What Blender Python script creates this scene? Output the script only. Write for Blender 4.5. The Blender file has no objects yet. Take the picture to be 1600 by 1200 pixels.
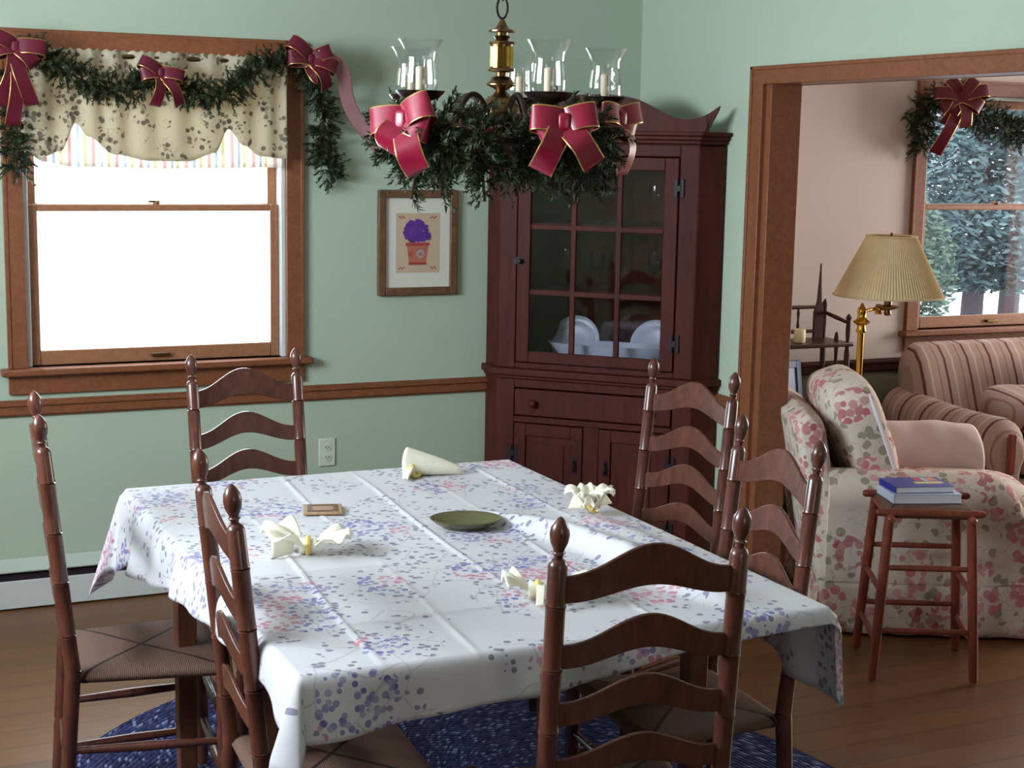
import bpy, bmesh, math, random
from mathutils import Vector, Matrix, Euler
PI = math.pi
R = math.radians
V = Vector
sc = bpy.context.scene
COL = sc.collection

# ------------------------------------------------------------------ camera, daylight, exposure
sc.view_settings.view_transform = 'Standard'
sc.view_settings.look = 'None'
sc.view_settings.gamma = 1.0
sc.view_settings.use_curve_mapping = False
sc.view_settings.exposure = 0.34

XB, YA, ZC = 3.29, 5.83, 2.52          # right wall, back wall, ceiling
cam_d = bpy.data.cameras.new('camera')
cam_d.sensor_width = 36.0
cam_d.lens = 36.0 * 2392.447 / 1600.0
cam_d.clip_start = 0.05
cam_d.clip_end = 200
cam = bpy.data.objects.new('camera', cam_d)
COL.objects.link(cam)
yaw, pit, rol = 0.435037, 0.1548466, 0.0181551
fw = V((math.sin(yaw) * math.cos(pit), math.cos(yaw) * math.cos(pit), -math.sin(pit)))
rt = V((math.cos(yaw), -math.sin(yaw), 0))
up = rt.cross(fw)
r2 = math.cos(rol) * rt + math.sin(rol) * up
u2 = -math.sin(rol) * rt + math.cos(rol) * up
cam.matrix_world = Matrix(((r2.x, u2.x, -fw.x, 0), (r2.y, u2.y, -fw.y, 0), (r2.z, u2.z, -fw.z, 1.75), (0, 0, 0, 1)))
sc.camera = cam

world = bpy.data.worlds.new('sky')
sc.world = world
world.use_nodes = True
wn = world.node_tree
wn.nodes['Background'].inputs[0].default_value = (0.86, 0.94, 1.0, 1)
wn.nodes['Background'].inputs[1].default_value = 2.6


def area(name, loc, rot, sx, sy, power, col):
    l = bpy.data.lights.new(name, 'AREA')
    l.shape = 'RECTANGLE'
    l.size, l.size_y, l.energy, l.color = sx, sy, power, col
    o = bpy.data.objects.new(name, l)
    o.location, o.rotation_euler = loc, rot
    COL.objects.link(o)
    return o


# area lamps outside the openings; the off-view living-side and front ones are added fill
area('daylight_left_window', (-1.36, 3.45, 2.02), (0, R(-90), 0), .66, 1.7, 140, (0.77, 0.89, 1.0))
area('daylight_back_window', (1.22, 6.35, 1.55), (R(-90), 0, 0), 1.15, 1.5, 44, (0.78, 0.90, 1.0))
area('added_living_fill', (8.0, 4.5, 1.45), (0, R(90), 0), 1.7, 1.8, 125, (1.0, 0.93, 0.88))  # added fill that brightens the living room from out of view
area('added_warm_fill', (1.2, -2.0, 1.5), (R(90), 0, 0), 1.3, 1.1, 6, (1.0, 0.82, 0.56))  # added warm fill standing in for room light behind the viewpoint


# ------------------------------------------------------------------ materials
def S(r, g, b):
    f = lambda c: (c / 255 / 12.92) if c / 255 <= 0.04045 else ((c / 255 + 0.055) / 1.055) ** 2.4
    return (f(r), f(g), f(b), 1)


class NT:
    def __init__(s, name):
        s.m = bpy.data.materials.new(name)
        s.m.use_nodes = True
        s.t = s.m.node_tree
        s.b = s.t.nodes['Principled BSDF']
        s.out = s.t.nodes['Material Output']

    def n(s, typ, **kw):
        nd = s.t.nodes.new(typ)
        for k, v in kw.items():
            if k.startswith('_'):
                setattr(nd, k[1:], v)
            else:
                nd.inputs[k].default_value = v
        return nd

    def l(s, a, b):
        s.t.links.new(a, b)

    def coords(s, kind='Object', scale=(1, 1, 1), rot=(0, 0, 0)):
        tc = s.n('ShaderNodeTexCoord')
        mp = s.n('ShaderNodeMapping')
        mp.inputs['Scale'].default_value = scale
        mp.inputs['Rotation'].default_value = rot
        s.l(tc.outputs[kind], mp.inputs[0])
        return mp.outputs[0]

    def math(s, op, a, b=None, c=None):
        nd = s.n('ShaderNodeMath', _operation=op)
        for i, x in enumerate((a, b, c)):
            if x is None:
                continue
            if isinstance(x, (int, float)):
                nd.inputs[i].default_value = x
            else:
                s.l(x, nd.inputs[i])
        return nd.outputs[0]

    def mix(s, fac, a, b):
        nd = s.n('ShaderNodeMix', _data_type='RGBA')
        for i, x in ((0, fac), (6, a), (7, b)):
            if isinstance(x, (int, float)):
                nd.inputs[i].default_value = x
            elif isinstance(x, tuple):
                nd.inputs[i].default_value = x
            else:
                s.l(x, nd.inputs[i])
        return nd.outputs[2]

    def noise(s, vec, scale=5, detail=3, rough=.5, dist=0):
        nd = s.n('ShaderNodeTexNoise', Scale=scale, Detail=detail, Roughness=rough, Distortion=dist)
        s.l(vec, nd.inputs['Vector'])
        return nd

    def ramp(s, fac, stops):
        nd = s.n('ShaderNodeValToRGB')
        e = nd.color_ramp.elements
        while len(e) < len(stops):
            e.new(0.5)
        for i, (p, c) in enumerate(stops):
            e[i].position = p
            e[i].color = c
        s.l(fac, nd.inputs[0])
        return nd.outputs[0]

    def bump(s, h, strength=.3, dist=.01):
        nd = s.n('ShaderNodeBump', Strength=strength, Distance=dist)
        s.l(h, nd.inputs['Height'])
        s.l(nd.outputs[0], s.b.inputs['Normal'])

    def set(s, rough=.5, metal=0, spec=.5, col=None):
        s.b.inputs['Roughness'].default_value = rough
        s.b.inputs['Metallic'].default_value = metal
        s.b.inputs['Specular IOR Level'].default_value = spec
        if col is not None:
            if isinstance(col, tuple):
                s.b.inputs['Base Color'].default_value = col
            else:
                s.l(col, s.b.inputs['Base Color'])
        return s


def plain(name, c, rough=.5, metal=0, spec=.5, var=.12, scale=8):
    t = NT(name)
    d = tuple(x * (1 - var) for x in c[:3]) + (1,)
    h = tuple(min(1, x * (1 + var)) for x in c[:3]) + (1,)
    v = t.coords()
    n = t.noise(v, scale, 4)
    t.set(rough, metal, spec, t.mix(n.outputs[0], d, h))
    return t.m


def wood(name, dark, light, scale=(3, 3, 30), rough=.4, spec=.5, bump=.08):
    t = NT(name)
    v = t.coords('Object', scale)
    n = t.noise(v, 1.6, 5, .6, 1.2)
    n2 = t.noise(v, 9, 3, .6)
    f = t.math('ADD', t.math('MULTIPLY', n.outputs[0], .75), t.math('MULTIPLY', n2.outputs[0], .25))
    t.set(rough, 0, spec, t.ramp(f, [(.32, dark), (.68, light)]))
    t.bump(f, bump, .002)
    return t.m


M = {}
M['wall_green'] = plain('sage_green_wall_paint', S(176, 190, 170), .85, 0, .25, .03, 2.5)
M['wall_cream'] = plain('cream_wall_paint', S(208, 194, 186), .85, 0, .25, .03, 2.5)
M['wall_olive'] = plain('olive_wall_paint', S(128, 126, 104), .85, 0, .25, .03, 2.5)
M['ceiling'] = plain('ceiling_paint', S(226, 224, 216), .9, 0, .2, .02, 2)
M['trim'] = wood('stained_pine_trim', S(112, 66, 42), S(142, 86, 56), (26, 26, 26), .38, .4)
M['low_bounce'] = wood('low_bounce_dark_wood', S(62, 40, 30), S(92, 62, 46), (9, 9, 2), .5, .3)  # unseen front wall darkened to cut bounce light
M['sash'] = wood('glare_lit_pine_sash', S(138, 92, 64), S(162, 112, 80), (26, 26, 26), .45, .35)  # paler than the trim: window glare put into the sash colour
M['cherry'] = wood('dark_cherry_wood', S(58, 22, 18), S(84, 35, 27), (12, 12, 1.6), .55, .16)
M['chairwood'] = wood('red_brown_chair_wood', S(66, 35, 28), S(104, 58, 44), (14, 14, 4), .27, .55)
M['stoolwood'] = wood('worn_red_stool_wood', S(96, 40, 28), S(142, 70, 48), (14, 14, 4), .4, .4)
M['tablewood'] = wood('pine_table_wood', S(84, 48, 32), S(118, 72, 48), (10, 10, 2), .4, .4)
M['darkwood'] = wood('dark_spindle_wood', S(48, 20, 18), S(74, 32, 28), (14, 14, 4), .35, .45)
M['brass'] = plain('aged_brass', S(196, 152, 62), .22, 1, .5, .18, 30)
M['brassdark'] = plain('dark_antique_brass', S(120, 92, 62), .3, 1, .5, .2, 30)
M['bronze'] = plain('dark_bronze', S(62, 44, 40), .35, .8, .5, .2, 30)
M['iron'] = plain('black_iron', S(32, 26, 30), .5, .4, .4, .2, 30)
M['ribbon'] = plain('backlit_burgundy_ribbon', S(98, 18, 40), .45, 0, .4, .25, 14)  # window bows: their backlit darkness is put into the ribbon colour
M['satin'] = plain('crimson_satin_ribbon', S(142, 16, 50), .3, 0, .6, .25, 14)
M['dustyribbon'] = plain('dusty_rose_ribbon', S(168, 122, 126), .5, 0, .5, .15, 14)
M['goldwire'] = plain('gold_ribbon_edge', S(214, 178, 104), .3, .9, .5, .1, 60)
M['heater'] = plain('white_heater_enamel', S(206, 208, 206), .4, 0, .4, .03, 4)
M['hood'] = plain('heater_hood_paint', S(186, 194, 182), .6, 0, .3, .03, 4)
M['slot'] = plain('heater_slot_shadow_metal', S(50, 40, 48), .6, .3, .3, .1, 4)
M['plastic'] = plain('ivory_outlet_plastic', S(206, 214, 196), .4, 0, .5, .02, 4)
M['dark'] = plain('dark_recess', S(26, 20, 24), .7, 0, .3, .1, 10)
M['napkin'] = plain('cream_napkin_linen', S(240, 236, 214), .8, 0, .3, .05, 40)
M['ring'] = plain('yellow_bead_ring', S(214, 188, 104), .35, 0, .5, .1, 40)
M['mat'] = plain('white_mat_board', S(226, 224, 212), .8, 0, .3, .02, 10)
M['picframe'] = wood('brown_picture_frame_wood', S(84, 58, 42), S(122, 88, 62), (12, 12, 12), .45, .35)
M['coaster'] = wood('tan_coaster_wood', S(140, 110, 84), S(180, 150, 116), (30, 30, 30), .5, .3)
M['candle'] = plain('ivory_wax', S(236, 222, 180), .45, 0, .4, .03, 10)
M['bulbwax'] = plain('ivory_candle_sleeve', S(214, 196, 170), .5, 0, .4, .03, 10)
M['bluegrey'] = plain('slate_blue_frame', S(70, 82, 104), .4, .2, .5, .2, 24)
M['bluepic'] = plain('pale_blue_snapshot', S(96, 118, 164), .3, 0, .5, .25, 18)
M['pinkthrow'] = plain('pale_pink_throw', S(218, 196, 194), .9, 0, .2, .06, 14)
M['whitepillow'] = plain('white_pillow_cotton', S(226, 216, 222), .9, 0, .2, .04, 14)
M['china'] = plain('pale_blue_white_china', S(196, 200, 214), .25, 0, .5, .06, 14)
M['pagewhite'] = plain('book_page_paper', S(222, 222, 226), .8, 0, .3, .03, 90)
M['bookpale'] = plain('pale_blue_book_cover', S(196, 206, 226), .35, 0, .5, .06, 14)
M['bookblue'] = plain('royal_blue_book_cover', S(44, 50, 150), .3, 0, .5, .1, 12)
M['coverred'] = plain('red_print_ink', S(210, 66, 60), .35, 0, .5, .15, 60)
M['coverorange'] = plain('orange_print_ink', S(232, 130, 62), .35, 0, .5, .15, 60)
M['coveryellow'] = plain('pale_yellow_print_ink', S(228, 224, 160), .35, 0, .5, .15, 60)
M['bark'] = plain('tree_bark', S(86, 78, 84), .9, 0, .2, .3, 9)
M['snow'] = plain('bright_snowy_ground', S(236, 238, 242), .9, 0, .2, .03, 2)
M['exterior'] = plain('exterior_paint', S(190, 190, 190), .9, 0, .2, .05, 2)


def mat_floor():
    t = NT('pine_plank_floor')
    v = t.coords('Object')
    br = t.n('ShaderNodeTexBrick', Scale=1.0, **{'Mortar Size': .0025, 'Mortar Smooth': .3, 'Bias': 0.0, 'Brick Width': 2.6, 'Row Height': .13})
    br.offset = .43
    br.inputs['Color1'].default_value = S(112, 72, 40)
    br.inputs['Color2'].default_value = S(136, 90, 50)
    br.inputs['Mortar'].default_value = S(62, 36, 22)
    t.l(v, br.inputs['Vector'])
    g = t.noise(t.coords('Object', (1.2, 16, 1)), 2.2, 6, .65, .8)
    c = t.mix(t.math('MULTIPLY', g.outputs[0], .75), br.outputs[0], S(74, 44, 28))
    vo = t.n('ShaderNodeTexVoronoi', Scale=2.3, _feature='F1')
    t.l(t.coords('Object', (1, 1.6, 1)), vo.inputs['Vector'])
    knot = t.math('LESS_THAN', vo.outputs['Distance'], .045)
    t.set(.36, 0, .4, t.mix(t.math('MULTIPLY', knot, .8), c, S(46, 24, 18)))
    t.bump(br.outputs['Fac'], -.25, .003)
    return t.m


M['floor'] = mat_floor()


def mat_rug():
    t = NT('braided_blue_rug')
    tc = t.n('ShaderNodeTexCoord')
    sp = t.n('ShaderNodeSeparateXYZ')
    t.l(tc.outputs['Object'], sp.inputs[0])
    ax = t.math('DIVIDE', sp.outputs[0], 1.0)
    ay = t.math('DIVIDE', sp.outputs[1], 1.40)
    rr = t.math('SQRT', t.math('ADD', t.math('MULTIPLY', ax, ax), t.math('MULTIPLY', ay, ay)))
    ang = t.math('ARCTAN2', ay, ax)
    ring = t.math('MULTIPLY', rr, 72.0)
    fr = t.math('FRACT', ring)
    idx = t.math('FLOOR', ring)
    cmb = t.n('ShaderNodeCombineXYZ')
    t.l(t.math('ADD', t.math('MULTIPLY', ang, 90.0), t.math('MULTIPLY', fr, 1.2)), cmb.inputs[0])
    t.l(t.math('MULTIPLY', idx, 3.7), cmb.inputs[1])
    no = t.n('ShaderNodeTexWhiteNoise', _noise_dimensions='2D')
    fl = t.n('ShaderNodeVectorMath', _operation='FLOOR')
    t.l(cmb.outputs[0], fl.inputs[0])
    t.l(fl.outputs[0], no.inputs['Vector'])
    c = t.ramp(no.outputs[0], [(0, S(30, 30, 62)), (.35, S(44, 46, 86)), (.62, S(64, 68, 104)), (.82, S(46, 36, 66)), (.97, S(124, 130, 164))])
    edge = t.math('ABSOLUTE', t.math('SUBTRACT', fr, .5))
    t.set(.95, 0, .1, t.mix(t.math('GREATER_THAN', edge, .42), c, S(26, 26, 52)))
    h = t.math('SUBTRACT', .5, edge)
    t.bump(h, .7, .012)
    return t.m


M['rug'] = mat_rug()


def mat_floral(name, base, coordkind, cl_scale, cl_rad, dot_scale, cols, leaf, stem, rough=.85, transl=0.0, thr=.42, warp=.35, mixed=False):
    """fabric printed with clusters of small blooms and leaves"""
    t = NT(name)
    v0 = t.coords(coordkind)
    wn_ = t.noise(v0, cl_scale * 1.7, 2)
    vm = t.n('ShaderNodeVectorMath', _operation='MULTIPLY_ADD')
    t.l(wn_.outputs['Color'], vm.inputs[0])
    vm.inputs[1].default_value = (warp / cl_scale,) * 3
    t.l(v0, vm.inputs[2])
    v = vm.outputs[0]
    cl = t.n('ShaderNodeTexVoronoi', Scale=cl_scale, Randomness=.75, _feature='F1')
    t.l(v, cl.inputs['Vector'])
    dots = t.n('ShaderNodeTexVoronoi', Scale=dot_scale, Randomness=.9, _feature='F1')
    t.l(v0, dots.inputs['Vector'])
    sep = t.n('ShaderNodeSeparateColor')
    t.l(cl.outputs['Color'], sep.inputs[0])
    sepd = t.n('ShaderNodeSeparateColor')
    t.l(dots.outputs['Color'], sepd.inputs[0])
    inside = t.math('LESS_THAN', cl.outputs['Distance'], cl_rad)
    halo = t.math('LESS_THAN', cl.outputs['Distance'], cl_rad * 1.6)
    dot = t.math('LESS_THAN', dots.outputs['Distance'], thr)
    pick = t.ramp(sep.outputs[0], [(0.0, cols[0]), (.55, cols[0]), (.57, cols[1]), (1.0, cols[1])])
    if mixed:
        hn = t.noise(v0, cl_scale * 1.15, 1)
        pick = t.ramp(hn.outputs[0], [(0.0, cols[0]), (.50, cols[0]), (.53, cols[1]), (1.0, cols[1])])
    shade = t.mix(t.math('MULTIPLY', sepd.outputs[0], .4), pick, base)
    c = t.mix(t.math('MULTIPLY', t.math('MULTIPLY', halo, dot), t.math('MULTIPLY', t.math('LESS_THAN', sepd.outputs[1], .30), .75)), base, leaf)
    c = t.mix(t.math('MULTIPLY', t.math('MULTIPLY', inside, dot), .8), c, shade)
    wv = t.n('ShaderNodeTexVoronoi', Scale=cl_scale * 2.4, _feature='DISTANCE_TO_EDGE')
    t.l(v, wv.inputs['Vector'])
    line = t.math('LESS_THAN', wv.outputs['Distance'], .016)
    lm = t.math('MULTIPLY', line, t.math('MULTIPLY', halo, .5))
    c = t.mix(lm, c, stem)
    t.set(rough, 0, .25, c)
    f = t.noise(v0, 420, 2)
    t.bump(f.outputs[0], .08, .001)
    if transl > 0:
        tr = t.n('ShaderNodeBsdfTranslucent')
        t.l(c, tr.inputs[0])
        mx = t.n('ShaderNodeMixShader')
        mx.inputs[0].default_value = transl
        t.l(t.b.outputs[0], mx.inputs[1])
        t.l(tr.outputs[0], mx.inputs[2])
        t.l(mx.outputs[0], t.out.inputs[0])
    return t.m


M['tablecloth'] = mat_floral('white_floral_tablecloth', S(213, 210, 213), 'UV', 3.9, .37, 62, (S(96, 92, 172), S(206, 108, 134)),
                             S(104, 100, 130), S(172, 166, 178), .7, .12, .48, .35, True)
M['valancefloral'] = mat_floral('cream_floral_valance', S(222, 212, 188), 'Object', 13, .36, 52, (S(66, 46, 40), S(112, 78, 66)),
                                S(96, 90, 60), S(150, 138, 112), .9, .5, .5)
M['roses'] = mat_floral('rose_print_upholstery', S(214, 200, 186), 'Object', 7.0, .44, 30, (S(172, 40, 78), S(206, 98, 122)),
                        S(126, 126, 104), S(150, 144, 122), .9, 0, .55, .6)


def mat_stripes(name, base, cols, axis, period, widths, transl=0, kind='Object'):
    t = NT(name)
    sp = t.n('ShaderNodeSeparateXYZ')
    t.l(t.coords(kind), sp.inputs[0])
    f = t.math('FRACT', t.math('DIVIDE', sp.outputs[axis], period))
    c = base
    pos = 0.0
    for col, (a, b) in zip(cols, widths):
        m = t.math('MULTIPLY', t.math('GREATER_THAN', f, a), t.math('LESS_THAN', f, b))
        c = t.mix(m, c, col)
    t.set(.85, 0, .2, c)
    if transl:
        tr = t.n('ShaderNodeBsdfTranslucent')
        t.l(c, tr.inputs[0])
        mx = t.n('ShaderNodeMixShader')
        mx.inputs[0].default_value = transl
        t.l(t.b.outputs[0], mx.inputs[1])
        t.l(tr.outputs[0], mx.inputs[2])
        t.l(mx.outputs[0], t.out.inputs[0])
    return t.m


M['valancestripe'] = mat_stripes('pastel_striped_valance', S(232, 226, 214), [S(214, 188, 184), S(192, 200, 208), S(212, 206, 176)], 0, .085,
                                 [(.1, .24), (.45, .56), (.72, .84)], .5)
SOFACOLS = [S(102, 62, 64), S(142, 112, 102), S(192, 174, 164)]
SOFAW = [(.44, .54), (.14, .20), (.78, .86)]
M['sofaX'] = mat_stripes('tan_striped_upholstery', S(170, 144, 132), SOFACOLS, 0, .135, SOFAW)
M['sofaY'] = mat_stripes('tan_striped_arm_upholstery', S(170, 144, 132), SOFACOLS, 1, .135, SOFAW)


def mat_rush():
    t = NT('woven_rush')
    tc = t.n('ShaderNodeTexCoord')
    sp = t.n('ShaderNodeSeparateXYZ')
    t.l(tc.outputs['Object'], sp.inputs[0])
    x, y = sp.outputs[0], sp.outputs[1]
    ax = t.math('ABSOLUTE', t.math('DIVIDE', x, .2))
    ay = t.math('ABSOLUTE', t.math('DIVIDE', y, .17))
    side = t.math('GREATER_THAN', ax, ay)
    sx = t.math('SINE', t.math('MULTIPLY', x, 1350.0))
    sy = t.math('SINE', t.math('MULTIPLY', y, 1350.0))
    st = t.n('ShaderNodeMix', _data_type='FLOAT')
    t.l(side, st.inputs[0])
    t.l(sx, st.inputs[2])
    t.l(sy, st.inputs[3])
    s = t.math('MULTIPLY_ADD', st.outputs[0], .5, .5)
    n = t.noise(t.coords(), 60, 3)
    c = t.mix(s, S(80, 56, 48), S(126, 96, 82))
    c = t.mix(t.math('MULTIPLY', n.outputs[0], .55), c, S(104, 74, 58))
    seam = t.math('LESS_THAN', t.math('ABSOLUTE', t.math('SUBTRACT', ax, ay)), .035)
    t.set(.75, 0, .3, t.mix(seam, c, S(40, 26, 24)))
    t.bump(s, .5, .002)
    return t.m


M['rush'] = mat_rush()


def mat_glass(name, tint=(1, 1, 1, 1), gl=.6, edge=4.0):
    t = NT(name)
    tr = t.n('ShaderNodeBsdfTransparent')
    tr.inputs[0].default_value = tint
    g = t.n('ShaderNodeBsdfGlossy')
    g.inputs['Roughness'].default_value = .03
    lw = t.n('ShaderNodeLayerWeight', Blend=.5)
    fr = t.math('MULTIPLY_ADD', t.math('POWER', lw.outputs['Facing'], edge), gl, .035)
    mx = t.n('ShaderNodeMixShader')
    t.l(fr, mx.inputs[0])
    t.l(tr.outputs[0], mx.inputs[1])
    t.l(g.outputs[0], mx.inputs[2])
    t.l(mx.outputs[0], t.out.inputs[0])
    return t.m


M['glass'] = mat_glass('window_glass')
M['shadeglass'] = mat_glass('clear_hurricane_glass', (.985, .99, .99, 1), .55, 2.6)
M['cabglass'] = mat_glass('cabinet_glass', (.9, .9, .92, 1))
M['dishglass'] = mat_glass('goblet_glass', (.94, .95, .98, 1), .6, 2.4)
M['oliveglass'] = plain('olive_bronze_glaze', S(96, 92, 58), .22, 0, .6, .3, 30)
M['needles'] = plain('dark_pine_needles', S(48, 58, 34), .6, 0, .3, .45, 30)
M['needlesdry'] = plain('brown_pine_stem', S(60, 44, 34), .8, 0, .2, .3, 30)


def mat_shade():
    t = NT('pleated_cream_lampshade')
    tc = t.n('ShaderNodeTexCoord')
    sp = t.n('ShaderNodeSeparateXYZ')
    t.l(tc.outputs['Object'], sp.inputs[0])
    n = t.noise(t.coords(), 40, 2)
    col = t.mix(n.outputs[0], S(208, 188, 144), S(224, 206, 166))
    t.set(.85, 0, .2, col)
    tr = t.n('ShaderNodeBsdfTranslucent')
    t.l(col, tr.inputs[0])
    mx = t.n('ShaderNodeMixShader')
    mx.inputs[0].default_value = .3
    t.l(t.b.outputs[0], mx.inputs[1])
    t.l(tr.outputs[0], mx.inputs[2])
    t.l(mx.outputs[0], t.out.inputs[0])
    return t.m


M['lampshade'] = mat_shade()


def mat_leaf(name, a, b):
    t = NT(name)
    n = t.noise(t.coords(), 1.3, 3)
    c = t.ramp(n.outputs[0], [(.3, a), (.7, b)])
    t.set(.7, 0, .3, c)
    return t.m


M['leafblue'] = mat_leaf('frosted_blue_green_foliage', S(62, 80, 84), S(128, 152, 156))
M['leafgreen'] = mat_leaf('pale_green_foliage', S(72, 92, 82), S(124, 144, 130))


# ------------------------------------------------------------------ mesh building
class MB:
    def __init__(s):
        s.v, s.f, s.m, s.uv = [], [], [], None

    def add(s, vs, fs, mi=0, mtx=None):
        o = len(s.v)
        s.v += [tuple(mtx @ V(p)) if mtx else tuple(p) for p in vs]
        s.f += [tuple(i + o for i in f) for f in fs]
        s.m += [mi] * len(fs)
        return s

    def box(s, x0, y0, z0, x1, y1, z1, mi=0, mtx=None):
        vs = [(x0, y0, z0), (x1, y0, z0), (x1, y1, z0), (x0, y1, z0), (x0, y0, z1), (x1, y0, z1), (x1, y1, z1), (x0, y1, z1)]
        return s.add(vs, [(0, 3, 2, 1), (4, 5, 6, 7), (0, 1, 5, 4), (1, 2, 6, 5), (2, 3, 7, 6), (3, 0, 4, 7)], mi, mtx)

    def lathe(s, prof, n=24, mtx=None, mi=0, cap=True):
        vs, fs = [], []
        for r, z in prof:
            for k in range(n):
                a = 2 * PI * k / n
                vs.append((r * math.cos(a), r * math.sin(a), z))
        for i in range(len(prof) - 1):
            for k in range(n):
                k2 = (k + 1) % n
                fs.append((i * n + k, i * n + k2, (i + 1) * n + k2, (i + 1) * n + k))
        if cap:
            fs.append(tuple(range(n - 1, -1, -1)))
            fs.append(tuple((len(prof) - 1) * n + k for k in range(n)))
        return s.add(vs, fs, mi, mtx)

    def post(s, p, q, prof, n=14, mi=0):
        """turned member from p to q; prof = [(t 0..1, radius)]"""
        p, q = V(p), V(q)
        d = q - p
        L = d.length
        mt = Matrix.Translation(p) @ d.to_track_quat('Z', 'Y').to_matrix().to_4x4()
        return s.lathe([(r, t * L) for t, r in prof], n, mt, mi)

    def tube(s, pts, rad, n=10, mi=0, closed=False):
        pts = [V(p) for p in pts]
        N = len(pts)
        rs = rad if isinstance(rad, (list, tuple)) else [rad] * N
        vs, fs = [], []
        prev = None
        for i, p in enumerate(pts):
            if closed:
                d = pts[(i + 1) % N] - pts[i - 1]
            else:
                d = pts[min(i + 1, N - 1)] - pts[max(i - 1, 0)]
            d.normalize()
            if prev is None:
                a = d.orthogonal().normalized()
            else:
                a = prev - d * prev.dot(d)
                a = a.normalized() if a.length > 1e-6 else d.orthogonal().normalized()
            prev = a
            b = d.cross(a)
            for k in range(n):
                t = 2 * PI * k / n
                vs.append(p + (a * math.cos(t) + b * math.sin(t)) * rs[i])
        rng = N if closed else N - 1
        for i in range(rng):
            j = (i + 1) % N
            for k in range(n):
                k2 = (k + 1) % n
                fs.append((i * n + k, i * n + k2, j * n + k2, j * n + k))
        if not closed:
            fs.append(tuple(range(n - 1, -1, -1)))
            fs.append(tuple((N - 1) * n + k for k in range(n)))
        return s.add(vs, fs, mi)

    def prism(s, out, y0, y1, mi=0, mtx=None):
        """outline in (x, z), extruded along y"""
        n = len(out)
        vs = [(x, y0, z) for x, z in out] + [(x, y1, z) for x, z in out]
        fs = [tuple(range(n)), tuple(range(2 * n - 1, n - 1, -1))]
        for i in range(n):
            j = (i + 1) % n
            fs.append((i, i + n, j + n, j))
        return s.add(vs, fs, mi, mtx)

    def grid(s, fn, nu, nv, mi=0, mtx=None, wrap=False):
        vs = [fn(i / nu, j / nv) for j in range(nv + 1) for i in range(nu + 1)]
        fs = []
        for j in range(nv):
            for i in range(nu):
                a = j * (nu + 1) + i
                fs.append((a, a + 1, a + nu + 2, a + nu + 1))
        return s.add(vs, fs, mi, mtx)

    def puff(s, a, b, c, e=.35, mtx=None, mi=0, nu=32, nv=18, e2=None):
        """superellipsoid cushion with half sizes a, b, c"""
        e2 = e if e2 is None else e2
        sg = lambda w, m: math.copysign(abs(w) ** m, w)
        vs, fs = [], []
        for j in range(nv + 1):
            t = -PI / 2 + PI * j / nv
            for i in range(nu):
                p = 2 * PI * i / nu
                ct = sg(math.cos(t), e2)
                vs.append((a * ct * sg(math.cos(p), e), b * ct * sg(math.sin(p), e), c * sg(math.sin(t), e2)))
        for j in range(nv):
            for i in range(nu):
                i2 = (i + 1) % nu
                fs.append((j * nu + i, j * nu + i2, (j + 1) * nu + i2, (j + 1) * nu + i))
        return s.add(vs, fs, mi, mtx)

    def build(s, name, mats, parent=None, loc=(0, 0, 0), rot=(0, 0, 0), bevel=0, seg=2, solid=0, ang=40, uvs=None, subsurf=0, merge=False):
        me = bpy.data.meshes.new(name)
        me.from_pydata(s.v, [], s.f)
        if not isinstance(mats, (list, tuple)):
            mats = [mats]
        for m in mats:
            me.materials.append(m)
        if len(mats) > 1:
            me.polygons.foreach_set('material_index', s.m)
        if uvs:
            ul = me.uv_layers.new(name='UVMap')
            for lp in me.loops:
                ul.data[lp.index].uv = uvs[lp.vertex_index]
        bm = bmesh.new()
        bm.from_mesh(me)
        if merge:
            bmesh.ops.remove_doubles(bm, verts=bm.verts, dist=1e-5)
        bmesh.ops.recalc_face_normals(bm, faces=bm.faces)
        bm.to_mesh(me)
        bm.free()
        me.polygons.foreach_set('use_smooth', [True] * len(me.polygons))
        me.set_sharp_from_angle(angle=R(ang))
        o = bpy.data.objects.new(name, me)
        COL.objects.link(o)
        o.location, o.rotation_euler = loc, rot
        if parent:
            o.parent = parent
        if solid:
            md = o.modifiers.new('thickness', 'SOLIDIFY')
            md.thickness, md.offset = solid, 0
        if bevel:
            md = o.modifiers.new('edge', 'BEVEL')
            md.width, md.segments, md.limit_method = bevel, seg, 'ANGLE'
        if subsurf:
            md = o.modifiers.new('smooth', 'SUBSURF')
            md.levels = md.render_levels = subsurf
        return o


def tag(o, label=None, cat=None, group=None, kind=None):
    if label:
        o['label'] = label
    if cat:
        o['category'] = cat
    if group:
        o['group'] = group
    if kind:
        o['kind'] = kind
    return o


def empty(name, loc=(0, 0, 0), rz=0, label=None, cat=None, group=None, kind=None):
    o = bpy.data.objects.new(name, None)
    o.empty_display_size = .1
    COL.objects.link(o)
    o.location, o.rotation_euler = loc, (0, 0, rz)
    return tag(o, label, cat, group, kind)


def copy_tree(o, parent=None):
    c = o.copy()
    COL.objects.link(c)
    if parent:
        c.parent = parent
    for ch in list(o.children):
        copy_tree(ch, c)
    return c


def TR(x, y, z, rx=0, ry=0, rz=0):
    return Matrix.Translation((x, y, z)) @ Euler((rx, ry, rz)).to_matrix().to_4x4()


def spline(pts, n=8):
    """Catmull-Rom through pts"""
    P = [V(p) for p in pts]
    P = [P[0] * 2 - P[1]] + P + [P[-1] * 2 - P[-2]]
    out = []
    for i in range(1, len(P) - 2):
        for k in range(n):
            t = k / n
            a, b, c, d = P[i - 1], P[i], P[i + 1], P[i + 2]
            out.append(.5 * ((2 * b) + (c - a) * t + (2 * a - 5 * b + 4 * c - d) * t * t + (3 * b - a - 3 * c + d) * t ** 3))
    out.append(P[-2])
    return out


# ------------------------------------------------------------------ the room shell
WT = .13            # inner wall thickness
XW = -1.2           # left wall


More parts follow.
